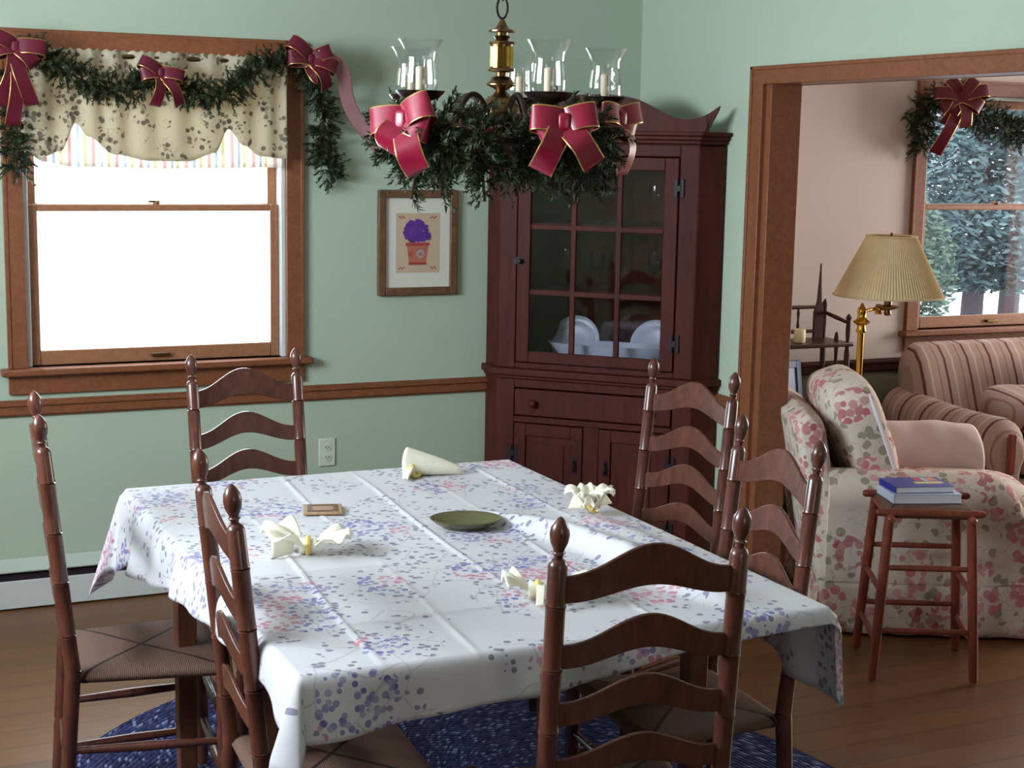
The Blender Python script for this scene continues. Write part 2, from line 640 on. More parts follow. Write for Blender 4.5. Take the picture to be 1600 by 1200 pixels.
def wall_panel(mb, x0, x1, z0, z1, y0, y1, holes, mi_front=0, axis='x'):
    """boxes filling a wall rectangle around rectangular holes"""
    xs = sorted({x0, x1} | {h[0] for h in holes} | {h[1] for h in holes})
    for a, b in zip(xs, xs[1:]):
        mid = (a + b) / 2
        cuts = sorted((h[2], h[3]) for h in holes if h[0] <= mid <= h[1])
        z = z0
        for c0, c1 in cuts + [(z1, z1)]:
            if c0 > z + 1e-6:
                if axis == 'x':
                    mb.box(a, y0, z, b, y1, c0, mi_front)
                else:
                    mb.box(y0, a, z, y1, b, c0, mi_front)
            z = c1
    return mb


W1 = (.735, 1.72, .905, 2.06)          # dining window opening x0 x1 z0 z1
W2 = (4.84, 5.83, .905, 2.02)          # living room window opening
DY0, DY1, DZ = 2.75, 4.885, 1.995      # cased opening in the right wall

b = MB()
b.box(XW - .1, -1.6, -.1, 7.6, YA + .3, 0)
tag(b.build('floor', M['floor']), kind='structure')
b = MB()
b.box(XW - .1, -1.6, ZC, 7.6, YA + .3, ZC + .1)
tag(b.build('ceiling', M['ceiling']), kind='structure')
b = MB()
wall_panel(b, XW - .1, XB + WT / 2, 0, ZC, YA, YA + .16, [W1])
tag(b.build('wall_back', M['wall_green']), kind='structure')
b = MB()
wall_panel(b, XB + WT / 2, 7.6, .75, ZC, YA, YA + .16, [W2], 0)
b.box(XB + WT / 2, YA, 0, 7.6, YA + .16, .75, 1)
tag(b.build('wall_living_back', [M['wall_cream'], M['wall_olive']]), kind='structure')
b = MB()
wall_panel(b, -1.5, YA, 0, ZC, XB, XB + WT / 2, [(DY0, DY1, 0, DZ)], 0, 'y')
wall_panel(b, -1.5, YA, 0, ZC, XB + WT / 2, XB + WT, [(DY0, DY1, 0, DZ)], 1, 'y')
tag(b.build('wall_right', [M['wall_green'], M['wall_cream']]), kind='structure')
b = MB()
wall_panel(b, -1.6, YA, 0, ZC, XW - .1, XW, [(2.5, 4.4, 1.62, 2.42)], 0, 'y')
tag(b.build('wall_left', M['wall_green']), kind='structure')
b = MB()
wall_panel(b, XW - .1, 7.6, 0, ZC, -1.6, -1.5, [(.55, 1.85, .95, 2.05)])
tag(b.build('wall_front', M['low_bounce']), kind='structure')
b = MB()
wall_panel(b, -1.5, YA, 0, ZC, 7.5, 7.6, [(3.6, 5.4, .6, 2.3)], 0, 'y')
tag(b.build('wall_living_right', M['wall_cream']), kind='structure')


def add_window(name, op):
    x0, x1, z0, z1 = op
    e = empty(name, ((x0 + x1) / 2, YA, z0), kind='structure')
    ox, oz = (x0 + x1) / 2, z0

    def add(nm, mb, mats, bevel=.003, parent=None):
        o = mb.build(nm, mats, None, bevel=bevel)
        o.parent = parent or e
        o.matrix_parent_inverse = Matrix.Translation((-ox, -YA, -oz))
        return o
    cw = .07
    c = MB()
    y0 = YA - .02
    c.box(x0 - cw, y0, z0, x0, YA, z1)
    c.box(x1, y0, z0, x1 + cw, YA, z1)
    c.box(x0 - cw, y0, z1, x1 + cw, YA, z1 + cw)
    c.box(x0 - cw, y0 - .004, z0, x0 - cw + .014, y0, z1 + cw)
    c.box(x1 + cw - .014, y0 - .004, z0, x1 + cw, y0, z1 + cw)
    c.box(x0 - cw + .014, y0 - .004, z1 + cw - .014, x1 + cw - .014, y0, z1 + cw)
    add('casing', c, M['trim'])
    c = MB()
    c.box(x0 - cw - .028, YA - .055, z0 - .026, x1 + cw + .028, YA + .07, z0)
    add('sill', c, M['trim'], .006)
    c = MB()
    c.box(x0 - cw, YA - .018, z0 - .098, x1 + cw, YA, z0 - .026)
    add('apron', c, M['trim'])
    # white jamb liners
    c = MB()
    c.box(x0, YA, z0, x0 + .018, YA + .15, z1)
    c.box(x1 - .018, YA, z0, x1, YA + .15, z1)
    c.box(x0 + .018, YA, z1 - .015, x1 - .018, YA + .15, z1)
    add('jamb_liner', c, M['heater'])
    zm = z0 + .575

    def sash(nm, za, zb, y, bot, top):
        a = MB()
        xa, xb = x0 + .019, x1 - .019
        st = .034
        a.box(xa, y, za, xa + st, y + .03, zb)
        a.box(xb - st, y, za, xb, y + .03, zb)
        a.box(xa + st, y, za, xb - st, y + .03, za + bot)
        a.box(xa + st, y, zb - top, xb - st, y + .03, zb)
        o = add(nm, a, M['sash'], .004)
        g = MB()
        g.box(xa + st, y + .012, za + bot, xb - st, y + .016, zb - top)
        add('pane', g, M['glass'], 0, None)
        return o
    sash('lower_sash', z0 + .001, zm + .024, YA + .03, .055, .026)
    sash('upper_sash', zm, z1 - .016, YA + .065, .026, .04)
    c = MB()
    xm = (x0 + x1) / 2
    c.lathe([(.013, 0), (.013, .006), (.008, .012)], 12, TR(xm, YA + .045, zm + .024))
    c.box(xm - .03, YA + .038, zm + .030, xm + .012, YA + .05, zm + .038)
    add('sash_lock', c, M['brassdark'], .002)
    c = MB()
    c.box(xm - .035, YA + .012, z0 + .02, xm + .035, YA + .03, z0 + .034)
    add('sash_lift', c, M['brassdark'], .003)
    return e


add_window('window_1', W1)
add_window('window_2', W2)


def frame_opening(name, axis, a0, a1, z0, z1, p, dirn):
    """plain window frame for the openings behind and beside the viewpoint"""
    m = MB()
    t = .05

    def bx(u0, u1, w0, w1):
        if axis == 'y':
            m.box(p - .08, u0, w0, p + .02, u1, w1)
        else:
            m.box(u0, p - .08, w0, u1, p + .02, w1)
    bx(a0, a0 + t, z0, z1)
    bx(a1 - t, a1, z0, z1)
    bx(a0 + t, a1 - t, z0, z0 + t)
    bx(a0 + t, a1 - t, z1 - t, z1)
    md = (a0 + a1) / 2
    bx(md - .03, md + .03, z0 + t, z1 - t)
    return tag(m.build(name, M['trim'], bevel=.003), kind='structure')


frame_opening('window_3', 'y', 2.5, 4.4, 1.62, 2.42, XW, 1)
frame_opening('added_window_4', 'x', .55, 1.85, .95, 2.05, -1.5, 1)  # unseen opening added for the warm fill lamp
frame_opening('added_window_5', 'y', 3.6, 5.4, .6, 2.3, 7.56, 1)  # unseen opening added for the living room fill lamp

# cased opening to the living room
e = empty('door_1', (XB + WT / 2, DY1, 0), kind='structure')
inv = Matrix.Translation((-(XB + WT / 2), -DY1, 0))


def dpart(nm, mb, mat, bevel=.004):
    o = mb.build(nm, mat, bevel=bevel)
    o.parent = e
    o.matrix_parent_inverse = inv
    return o


t = .018
c = MB()
c.box(XB - .002, DY1 - t - .03, 0, XB + WT + .002, DY1, DZ)
c.box(XB - .002, DY0, 0, XB + WT + .002, DY0 + t, DZ)
c.box(XB - .002, DY0, DZ - .004, XB + WT + .002, DY1, DZ)
dpart('jamb', c, M['trim'])
for sx, x0, x1 in ((-1, XB - .02, XB), (1, XB + WT, XB + WT + .02)):
    c = MB()
    c.box(x0, DY1 - .012, 0, x1, DY1 + .07, DZ + .062)
    xo = x0 - .005 if sx < 0 else x1
    c.box(xo, DY1 + .054, 0, xo + .005, DY1 + .07, DZ + .062)
    dpart('side_casing', c, M['trim'])
    c = MB()
    c.box(x0, DY0 - .07, 0, x1, DY0 + .012, DZ + .062)
    dpart('side_casing', c, M['trim'])
    c = MB()
    c.box(x0, DY0 + .012, DZ - .006, x1, DY1 - .012, DZ + .062)
    c.box(xo, DY0 + .012, DZ + .047, xo + .005, DY1 + .07, DZ + .062)
    dpart('head_casing', c, M['trim'])


def rail_profile(mb, axis, a0, a1, p, s, z=.724):
    for d, w0, w1 in ((.012, 0, .062), (.018, .006, .05), (.026, .040, .056)):
        if axis == 'x':
            mb.box(a0, min(p, p + s * d), z + w0, a1, max(p, p + s * d), z + w1)
        else:
            mb.box(min(p, p + s * d), a0, z + w0, max(p, p + s * d), a1, z + w1)
    return mb


m = MB()
rail_profile(m, 'x', XW, 2.585, YA, -1)
tag(m.build('trim_1', M['trim'], bevel=.003), kind='structure')
m = MB()
rail_profile(m, 'y', DY1 + .072, 5.13, XB, -1)
tag(m.build('trim_2', M['trim'], bevel=.003), kind='structure')
m = MB()
rail_profile(m, 'x', XB + WT, 7.5, YA, -1, .715)
tag(m.build('trim_3', M['darkwood'], bevel=.003), kind='structure')
m = MB()
m.box(XB + WT, YA - .015, 0, 7.5, YA, .11)
tag(m.build('baseboard_living', M['darkwood'], bevel=.003), kind='structure')
m = MB()
m.box(XB - .014, DY1 + .072, 0, XB, 5.13, .11)
m.box(XW, DY0 - 4.2, 0, XW + .014, 1.4, .11)
tag(m.build('baseboard_right', M['trim'], bevel=.003), kind='structure')

# hot-water baseboard heater along the back wall
h = empty('baseboard_heater', (.6, YA, 0), 0, 'long white baseboard heater along the floor under the dining window', 'heater')
m = MB()
m.box(-1.78, -.056, .006, 1.6, -.046, .112)
m.box(-1.78, -.046, .02, 1.6, -.004, .03)
m.build('front_panel', M['heater'], h, bevel=.003)
m = MB()
m.box(-1.78, -.004, .03, 1.6, -.001, .17)
vs = [(-1.78, -.06, .145), (-1.78, -.062, .15), (-1.78, -.004, .185), (-1.78, -.004, .178)]
m.add([(x, y, z) for x in (-1.78, 1.6) for (_, y, z) in vs], [(0, 1, 5, 4), (1, 2, 6, 5), (2, 3, 7, 6), (3, 0, 4, 7), (0, 3, 2, 1), (4, 5, 6, 7)])
m.build('hood', M['hood'], h)
m = MB()
m.box(-1.78, -.043, .04, 1.6, -.012, .135)
m.build('fin_tube', M['slot'], h)

# wall outlet
h = empty('wall_outlet', (1.888, YA, .508), 0, 'ivory duplex electrical outlet on the green wall below the rail', 'outlet')
m = MB()
m.box(-.035, -.006, -.057, .035, 0, .057)
m.build('cover_plate', M['plastic'], h, bevel=.003)
for dz in (-.021, .021):
    m = MB()
    m.prism([(.017 * math.cos(a) , dz + .0155 * math.sin(a)) for a in [2 * PI * k / 20 for k in range(20)]], -.009, -.005)
    for dx in (-.006, .006):
        m.box(dx - .0013, -.0095, dz - .003, dx + .0013, -.0085, dz + .006, 1)
    m.box(-.002, -.0095, dz - .0095, .002, -.0085, dz - .006, 1)
    m.build('socket', [M['plastic'], M['dark']], h)

# ------------------------------------------------------------------ dining table, cloth and the things on it
TX0, TX1, TY0, TY1, TZ = .79, 1.965, 2.595, 4.245, .776
h = empty('dining_table', ((TX0 + TX1) / 2, (TY0 + TY1) / 2, 0), 0, 'square-legged pine dining table under the floral cloth', 'table')
hx, hy = (TX1 - TX0) / 2, (TY1 - TY0) / 2
m = MB()
m.box(-hx, -hy, TZ - .028, hx, hy, TZ)
m.build('tabletop', M['tablewood'], h, bevel=.006)
m = MB()
for sx in (-1, 1):
    m.box(sx * (hx - .062) - .011, -.36, TZ - .115, sx * (hx - .062) + .011, .36, TZ - .0285)
for sy in (-1, 1):
    m.box(-hx + .15, sy * .395 - .011, TZ - .115, hx - .15, sy * .395 + .011, TZ - .0285)
m.build('apron', M['tablewood'], h, bevel=.003)
for sx in (-1, 1):
    for sy in (-1, 1):
        m = MB()
        cx, cy = sx * (hx - .062), sy * .395
        tp, bt = .027, .022
        m.add([(cx - bt, cy - bt, .012), (cx + bt, cy - bt, .012), (cx + bt, cy + bt, .012), (cx - bt, cy + bt, .012),
               (cx - tp, cy - tp, TZ - .03), (cx + tp, cy - tp, TZ - .03), (cx + tp, cy + tp, TZ - .03), (cx - tp, cy + tp, TZ - .03)],
              [(0, 3, 2, 1), (4, 5, 6, 7), (0, 1, 5, 4), (1, 2, 6, 5), (2, 3, 7, 6), (3, 0, 4, 7)])
        m.build('leg', M['tablewood'], h, bevel=.004)


def lerp(a, b, t):
    return a + (b - a) * t


def pw(x, pts):
    for (x0, y0), (x1, y1) in zip(pts, pts[1:]):
        if x <= x1:
            t = max(0, min(1, (x - x0) / (x1 - x0)))
            t = t * t * (3 - 2 * t)
            return lerp(y0, y1, t)
    return pts[-1][1]


def ridge(d, w):
    return math.exp(-(d / w) ** 2)


def cloth_height(x, y):
    """fold creases and the long loose wrinkle on the right of the cloth"""
    z = 0
    for x0, k in ((1.0, .06), (1.19, .05), (1.40, .05), (1.60, .04), (1.80, .03)):
        d = x - (x0 + k * (y - 3.4) + .006 * math.sin(y * 5 + x0 * 9))
        z += .0046 * ridge(d, .0065) * (.25 + .75 * (math.sin(y * 3.1 + x0 * 11) * .5 + .5))
    for y0, k in ((2.86, .03), (3.27, .05), (3.66, -.02), (4.0, .04)):
        d = y - (y0 + k * (x - 1.4) + .005 * math.sin(x * 6 + y0))
        z += .0034 * ridge(d, .0065) * (.2 + .8 * (math.sin(x * 4.7 + y0 * 5) * .5 + .5))
    # loose wrinkle: from beside the dish to the near right corner
    t = (3.52 - y) / .8
    if -.15 < t < 1.15:
        d = x - (1.62 + .16 * t + .02 * math.sin(t * 5))
        amp = .050 * max(0, math.sin(PI * min(1, max(0, (t + .15) / 1.3)))) ** .7
        z += amp * (ridge(d, .03) if d < 0 else ridge(d, .075))
    d1 = x - (1.86 + .10 * (3.3 - y))
    z += .014 * ridge(d1, .04) * ridge(y - 3.28, .22)
    z += .007 * ridge(y - (3.06 + .5 * (x - 1.75)), .03) * ridge(x - 1.8, .14)
    z += .0012 * math.sin(9 * x + 4 * y) * math.sin(7 * y - 3 * x) + .0012
    return max(z, 0)


CZ = TZ + .0045
LEFT = [(2.59, .12), (2.86, .075), (3.3, .10), (4.05, .18), (4.245, .25)]
RIGHT = [(2.59, .24), (2.74, .225), (2.95, .19), (3.4, .12), (4.245, .10)]
NEAR = [(.79, .13), (1.26, .102), (1.70, .05), (1.965, .04)]
FAR = [(.79, .22), (1.2, .12), (1.965, .1)]


def cloth():
    n = 12
    NX, NY = 236, 250
    # parameter runs -1..0 overhang, 0..1 top, 1..2 overhang
    us = [-1 + k / n for k in range(n)] + [k / NX for k in range(NX + 1)] + [1 + (k + 1) / n for k in range(n)]
    vsp = [-1 + k / n for k in range(n)] + [k / NY for k in range(NY + 1)] + [1 + (k + 1) / n for k in range(n)]
    mb, uvs = MB(), []
    vs = []
    for v in vsp:
        for u in us:
            cu, cv = min(1, max(0, u)), min(1, max(0, v))
            x, y = lerp(TX0, TX1, cu), lerp(TY0, TY1, cv)
            ou, ov = u - cu, v - cv
            edge = min(1, min(cu, 1 - cu) * 14, min(cv, 1 - cv) * 14)
            z = CZ + cloth_height(x, y) * (.35 + .65 * edge)
            du = abs(ou) * (pw(y, LEFT) if ou < 0 else pw(y, RIGHT))
            dv = abs(ov) * (pw(x, NEAR) if ov < 0 else pw(x, FAR))
            sx = -1 if ou < 0 else 1
            sy = -1 if ov < 0 else 1
            uvs.append((x + sx * du if ou else x, y + sy * dv if ov else y))
            if ou == 0 and ov == 0:
                vs.append((x, y, z))
                continue
            soft = lambda d: .012 * (1 - math.exp(-d / .012))
            if ou != 0 and ov != 0:
                r = math.hypot(du, dv)
                phi = math.atan2(dv, du)
                near_left = sx < 0 and sy < 0
                k = .10 if sx < 0 and sy > 0 else .28
                if sx > 0 and sy < 0:
                    k = .22
                psi = min(phi, PI / 2 - phi) * k
                dirx = math.cos(phi) ** .8
                diry = math.sin(phi) ** .8
                off = soft(r) + r * math.sin(psi) + (.16 if sx < 0 and sy > 0 else .10) * r
                side = .035 * r / .3 * math.sin(2 * phi) * (1 if phi < PI / 4 else -1)
                vs.append((x + sx * (off * dirx + side), y + sy * (off * diry - side), z - r * math.cos(psi) * .97 + soft(r) * .5))
                continue
            d = du + dv
            if ou != 0:
                wave = .012 * math.sin(y * 13 + 1) + .009 * math.sin(y * 29)
                out = soft(d) + d * (.16 + wave * 6 * min(1, d / .08))
                vs.append((x + sx * out, y, z - d * .97 + soft(d) * .5))
            else:
                wave = .012 * math.sin(x * 15 + 2) + .008 * math.sin(x * 31)
                out = soft(d) + d * (.12 + wave * 6 * min(1, d / .08))
                vs.append((x, y + sy * out, z - d * .97 + soft(d) * .5))
    W, Hh = len(us), len(vsp)
    fs = [(j * W + i, j * W + i + 1, (j + 1) * W + i + 1, (j + 1) * W + i) for j in range(Hh - 1) for i in range(W - 1)]
    mb.add(vs, fs)
    o = mb.build('tablecloth', M['tablecloth'], uvs=uvs, ang=180, solid=.0016)
    return tag(o, 'white tablecloth printed with blue and pink flowers, hanging over the dining table', 'tablecloth')


cloth()


def top(x, y):
    return CZ + cloth_height(x, y) + .0012


def napkin_fan(mb, mt, a0, a1, r, rise, folds, curl=.0):
    """pleated fan of linen from the ring outward"""
    def fn(u, v):
        a = lerp(a0, a1, u)
        rr = .008 + r * v
        z = .014 + rise * math.sin(v * PI * .55) + .010 * v * math.cos(u * folds * 2 * PI) + curl * v * v
        return (rr * math.cos(a), rr * math.sin(a), max(z, .0015 + .004 * v))
    mb.grid(fn, 28, 10, 0, mt)


def napkin(x, y, rz, kind, label):
    e = empty('folded_napkin', (x, y, top(x, y) + .0004), rz, label, 'napkin', 'cream napkins in yellow rings')
    m = MB()
    I = Matrix()
    if kind == 'cone':
        def fn(u, v):      # open cone lying on its side, mouth to the left
            a = 2 * PI * u
            rr = lerp(.012, .052, v ** .8)
            return (lerp(.0, .16, 1 - v) - .045 + .018 * math.cos(a) * v, rr * math.cos(a) * .9, max(.0015, rr * (1 + math.sin(a)) * .78))
        m.grid(fn, 30, 14)
        def fl(u, v):
            a = lerp(-.5, .7, u) + PI
            rr = .01 + .05 * v
            return (-.02 + rr * math.cos(a) * .7, -.035 + rr * math.sin(a) - .02 * v, .006 + .03 * (1 - v) + .004 * math.cos(u * 15))
        m.grid(fl, 12, 6)
        rp, rr_ = TR(-.022, -.038, .021, R(70), 0, R(40)), .017
    elif kind == 'bow':
        napkin_fan(m, TR(.006, 0, 0), -1.1, 1.1, .088, .034, 3.5)
        napkin_fan(m, TR(-.006, 0, 0), PI - 1.25, PI + 1.25, .098, .048, 3)
        m.lathe([(.020, -.02), (.016, -.008), (.015, .008), (.020, .02)], 16, TR(0, 0, .0205, 0, R(90), 0), cap=False)
        def roll(u, v):
            a = lerp(-.9, 3.7, u)
            return (-.035 - .05 * v, .024 * math.cos(a) * (1 + v), .026 + .026 * math.sin(a) * (1 + .6 * v) - .004)
        m.grid(roll, 20, 6)
        rp, rr_ = TR(0, 0, .0205, 0, R(90), 0), .019
    elif kind == 'tuft':
        for k, (a, s) in enumerate(((0, .06), (1.1, .055), (2.2, .06), (3.3, .055), (4.3, .06), (5.3, .055))):
            def pet(u, v, a=a, s=s):
                w = (u - .5) * .055 * (1 - .35 * v)
                rr = .008 + s * v
                zz = .012 + .055 * math.sin(PI * .62 * v + .1) + .008 * math.cos(u * 9) * v
                return (rr * math.cos(a) - w * math.sin(a), rr * math.sin(a) + w * math.cos(a), max(.002, zz))
            m.grid(pet, 8, 8)
        def fan(u, v):
            a = lerp(.2, 2.2, u)
            rr = .02 + .075 * v
            return (rr * math.cos(a) * .9 + .015, rr * math.sin(a) * .6, .012 + .065 * math.sin(PI * u) * (.4 + .6 * v) * (1 - .2 * v))
        m.grid(fan, 14, 8)
        rp, rr_ = TR(0, 0, .02, R(30), R(20), 0), .018
    else:
        napkin_fan(m, TR(.012, 0, 0), -.75, .75, .10, .034, 2.5)
        napkin_fan(m, TR(-.012, 0, 0), PI - .8, PI + .8, .06, .034, 2.5)
        m.lathe([(.020, -.02), (.015, -.006), (.015, .006), (.020, .02)], 16, TR(0, 0, .0205, 0, R(90), 0), cap=False)
        def leg(u, v):
            return (.045 + .02 * u, -.03 - .04 * v, .030 * (1 - v) + .006)
        m.grid(leg, 4, 8)
        def leg2(u, v):
            return (.0 + .018 * u, -.02 - .045 * v, .032 * (1 - v) + .006)
        m.grid(leg2, 4, 8)
        rp, rr_ = TR(0, 0, .02, 0, R(90), R(12)), .018
    m.build('cloth', M['napkin'], e, solid=.002, ang=180)
    r_ = MB()
    pts = [rp @ V((rr_ * math.cos(2 * PI * k / 22), rr_ * math.sin(2 * PI * k / 22), 0)) for k in range(22)]
    r_.tube(pts, .0068, 8, closed=True)
    r_.build('napkin_ring', M['ring'], e)
    return e


napkin(1.625, 4.12, R(-14), 'cone', 'cream napkin rolled into an open cone at the far edge of the table')
napkin(1.862, 3.50, R(20), 'tuft', 'cream napkin tufted like a flower by the right edge of the table')
napkin(1.055, 3.40, R(-18), 'bow', 'cream napkin tied like a bow on the left half of the table')
napkin(1.40, 2.86, R(-30), 'side', 'cream napkin in a ring partly hidden behind the nearest chair back')

cx_, cy_ = 1.215, 3.79
h = empty('drink_coaster', (cx_, cy_, top(cx_, cy_) + .003), R(-16), 'small tan square coaster on the far left of the tablecloth', 'coaster')
m = MB()
m.box(-.052, -.05, 0, .052, .05, .007)
m.build('base', M['coaster'], h, bevel=.002)
m = MB()
for q in ((-.04, -.038, .04, -.026), (-.04, .026, .04, .038), (-.04, -.026, -.028, .026), (.028, -.026, .04, .026)):
    m.box(q[0], q[1], .0065, q[2], q[3], .0085)
m.build('inlay', M['picframe'], h)

cx_, cy_ = 1.503, 3.50
h = empty('oval_dish', (cx_, cy_, top(cx_, cy_) + .003), R(-14), 'dark olive oval centrepiece dish in the middle of the table', 'dish')
m = MB()
mt = Matrix.Diagonal((1.0, .82, 1, 1))
m.lathe([(.001, .004), (.066, .004), (.078, .010), (.090, .020), (.092, .022), (.090, .0225), (.076, .014), (.060, .009), (.001, .008)], 48, mt, cap=False)
m.lathe([(.062, 0), (.064, .0045)], 40, mt)
m.build('bowl', M['oliveglass'], h, ang=60)


# ------------------------------------------------------------------ ladder-back chairs
def slat(z0, end, mid, rise_top, xw, y0, lean):
    """one arched back slat; slightly bowed backward"""
    mb = MB()
    n = 22
    vs, fs = [], []
    for k in range(n + 1):
        t = k / n * 2 - 1
        x = xw * t
        arch = (math.cos(PI * t) * .5 + .5) ** 1.15
        zb = z0 + (rise_top - (mid - end)) * arch
        zt = z0 + end + rise_top * arch
        y = y0 - .018 * (1 - t * t)
        for z, th in ((zb, 0), (zt, 0)):
            yy = y - lean * (z - .45)
            vs += [(x, yy - .0045, z), (x, yy + .0045, z)]
    for k in range(n):
        a, b_ = k * 4, (k + 1) * 4
        for p, q in ((0, 2), (2, 3), (3, 1), (1, 0)):
            fs.append((a + p, a + q, b_ + q, b_ + p))
    fs += [(0, 1, 3, 2), (n * 4, n * 4 + 2, n * 4 + 3, n * 4 + 1)]
    return mb.add(vs, fs)


LEAN = .10


def make_chair():
    e = empty('ladder_back_chair')
    pw_ = .178
    FX, FY, RY = .215, .195, -.165
    for s in (-1, 1):
        m = MB()
        rp = .0185
        base, sh, tp = V((s * pw_, RY - .03, .012)), V((s * pw_, RY, .45)), V((s * pw_, RY - LEAN * .56, 1.012))
        m.post(base, sh, [(0, .015), (.04, .0175), (.40, rp), (.42, .0165), (.44, rp), (.9, rp + .001), (1, rp + .001)], 16)
        prof = [(0, rp + .001)]
        for q in (.16, .40, .62, .84):
            prof += [(q - .012, rp), (q - .004, rp + .0012), (q, rp - .003), (q + .004, rp + .0012), (q + .012, rp)]
        prof += [(.975, rp - .0005), (.99, rp - .004), (1, .008)]
        m.post(sh, tp, prof, 16)
        p = m.build('back_post', M['chairwood'], e, ang=50)
        m = MB()
        q = tp + V((0, -LEAN * .078, .078))
        m.post(tp + V((0, 0, -.004)), q, [(0, .0085), (.12, .0085), (.17, .0125), (.2, .0095), (.27, .011), (.42, .0165), (.6, .0185), (.76, .0165), (.9, .010), (.97, .005), (1, .0008)], 16)
        m.build('finial', M['chairwood'], p, ang=80)
    for z0, end, mid, rise in ((.925, .052, .080, .058), (.797, .046, .066, .056), (.683, .046, .062, .052), (.572, .044, .058, .046)):
        slat(z0, end, mid, rise, pw_ - .008, RY, LEAN).build('slat', M['chairwood'], e, bevel=.002, ang=60)
    for s in (-1, 1):
        m = MB()
        m.post((s * FX, FY, .012), (s * FX, FY, .452), [(0, .0145), (.05, .0165), (.3, .018), (.46, .0185), (.475, .0155), (.49, .0185), (.6, .0185), (.615, .016), (.63, .0185), (.9, .019), (.96, .0185), (.985, .015), (1, .009)], 16)
        m.build('front_leg', M['chairwood'], e, ang=50)
    for z in (.115, .245):
        for s in (-1, 1):
            m = MB()
            m.post((s * pw_, RY - .03 + .03 * z / .45, z), (s * FX, FY, z), [(0, .008), (.08, .0095), (.5, .013), (.92, .0095), (1, .008)], 12)
            m.build('side_stretcher', M['chairwood'], e)
    for z in (.15, .30):
        m = MB()
        m.post((-FX, FY, z), (FX, FY, z), [(0, .008), (.08, .0095), (.45, .014), (.5, .0155), (.55, .014), (.92, .0095), (1, .008)], 12)
        m.build('front_stretcher', M['chairwood'], e)
    m = MB()
    m.post((-pw_, RY - .015, .20), (pw_, RY - .015, .20), [(0, .008), (.5, .012), (1, .008)], 12)
    m.build('rear_stretcher', M['chairwood'], e)
    # rush seat: pillowed trapezoid
    def seat(u, v):
        y = lerp(RY - .004, FY + .012, v)
        hw = lerp(pw_ + .004, FX + .010, v)
        x = lerp(-hw, hw, u)
        eu, ev = min(u, 1 - u) * 2, min(v, 1 - v) * 2
        pil = .012 * min(eu, ev) ** .5 * 1.0 - .010 * max(0, min(eu, ev) - .35)
        edge = min(1, min(eu, ev) / .10)
        return x, y, pil, edge
    m = MB()
    N = 40
    m.grid(lambda u, v: (lambda q: (q[0], q[1] - .015, .012 * q[3] ** .5 + q[2]))(seat(u, v)), N, N)
    m.grid(lambda u, v: (lambda q: (q[0], q[1] - .015, -.016 * q[3] ** .5))(seat(1 - u, v)), N, N)
    m.build('rush_seat', M['rush'], e, loc=(0, .015, .428), ang=180, merge=True)
    return e


chair0 = make_chair()
# (finial midpoint x, y, facing direction angle of local +Y, label)
CH = [
    (.505, 3.885, R(-90) + R(-5.9), 'ladder-back chair at the far left side of the table, its rush seat in view'),
    (1.235, 4.645, R(180) + R(10.5), 'ladder-back chair at the far end of the table, below the bright window'),
    (.733, 3.00, R(-90) + R(-3.6), 'ladder-back chair at the near left side of the table, its two posts close together'),
    (1.375, 2.34, R(-7.7), 'nearest ladder-back chair, its dark back turned to the camera'),
    (2.09, 2.98, R(90) + R(-3.9), 'ladder-back chair at the near right side of the table, in front of the rose armchair'),
    (2.445, 3.95, R(90) + R(12), 'ladder-back chair on the far right, in front of the corner cupboard'),
]
for i, (fx, fy, rz, lab) in enumerate(CH):
    o = chair0 if i == 0 else copy_tree(chair0)
    # finial offset in the chair's own frame
    off = Matrix.Rotation(rz, 3, 'Z') @ V((0, -.165 - LEAN * .638, 0))
    o.location = (fx - off.x, fy - off.y, .010)
    o.rotation_euler = (0, 0, rz)
    tag(o, lab, 'chair', 'ladder-back chairs around the dining table')

# braided oval rug
m = MB()
RX, RYR = 1.17, 1.64
m.grid(lambda u, v: (RX * v * math.cos(2 * PI * u), RYR * v * math.sin(2 * PI * u), .0105 - .0065 * max(0, v - .96) / .04), 96, 30)
m.grid(lambda u, v: (RX * v * math.cos(-2 * PI * u), RYR * v * math.sin(-2 * PI * u), .0012), 96, 4)
o = m.build('braided_rug', M['rug'], loc=(1.46, 3.12, 0), ang=180, merge=True)
tag(o, 'oval braided blue rug under the dining table', 'rug')

# ------------------------------------------------------------------ framed flower picture
h = empty('framed_picture', (2.27, YA - .001, 1.351), 0, 'small framed print of purple flowers in a pot on the green wall', 'picture')
pwid, phei, fb = .172, .213, .032
m = MB()
for q in ((-pwid, -phei, -pwid + fb, phei), (pwid - fb, -phei, pwid, phei), (-pwid + fb, -phei, pwid - fb, -phei + fb), (-pwid + fb, phei - fb, pwid - fb, phei)):
    m.box(q[0], -.024, q[1], q[2], 0, q[3])
m.build('frame', M['picframe'], h, bevel=.004)
m = MB()
m.box(-pwid + fb, -.010, -phei + fb, pwid - fb, -.004, phei - fb)
m.build('mat_board', M['mat'], h)


def print_mats():
    return [plain('print_paper_peach', S(208, 184, 158), .8, 0, .2, .06, 30), plain('print_violet', S(104, 60, 152), .8, 0, .2, .6, 60),
            plain('print_terracotta', S(190, 118, 96), .8, 0, .2, .15, 60), plain('print_leaf_green', S(96, 108, 78), .8, 0, .2, .2, 60),
            plain('print_red', S(178, 74, 66), .8, 0, .2, .15, 60), plain('print_pale_blue', S(170, 176, 190), .8, 0, .2, .15, 60)]


random.seed(3)
m = MB()
m.box(-.078, -.0108, -.100, .080, -.0095, .098)


def blob(x, z, r, mi, y, n=9, jag=.35):
    pts = [(x + r * (1 + random.uniform(-jag, jag)) * math.cos(2 * PI * k / n), z + r * (1 + random.uniform(-jag, jag)) * math.sin(2 * PI * k / n)) for k in range(n)]
    m.prism(pts, -y, -.0095, mi)


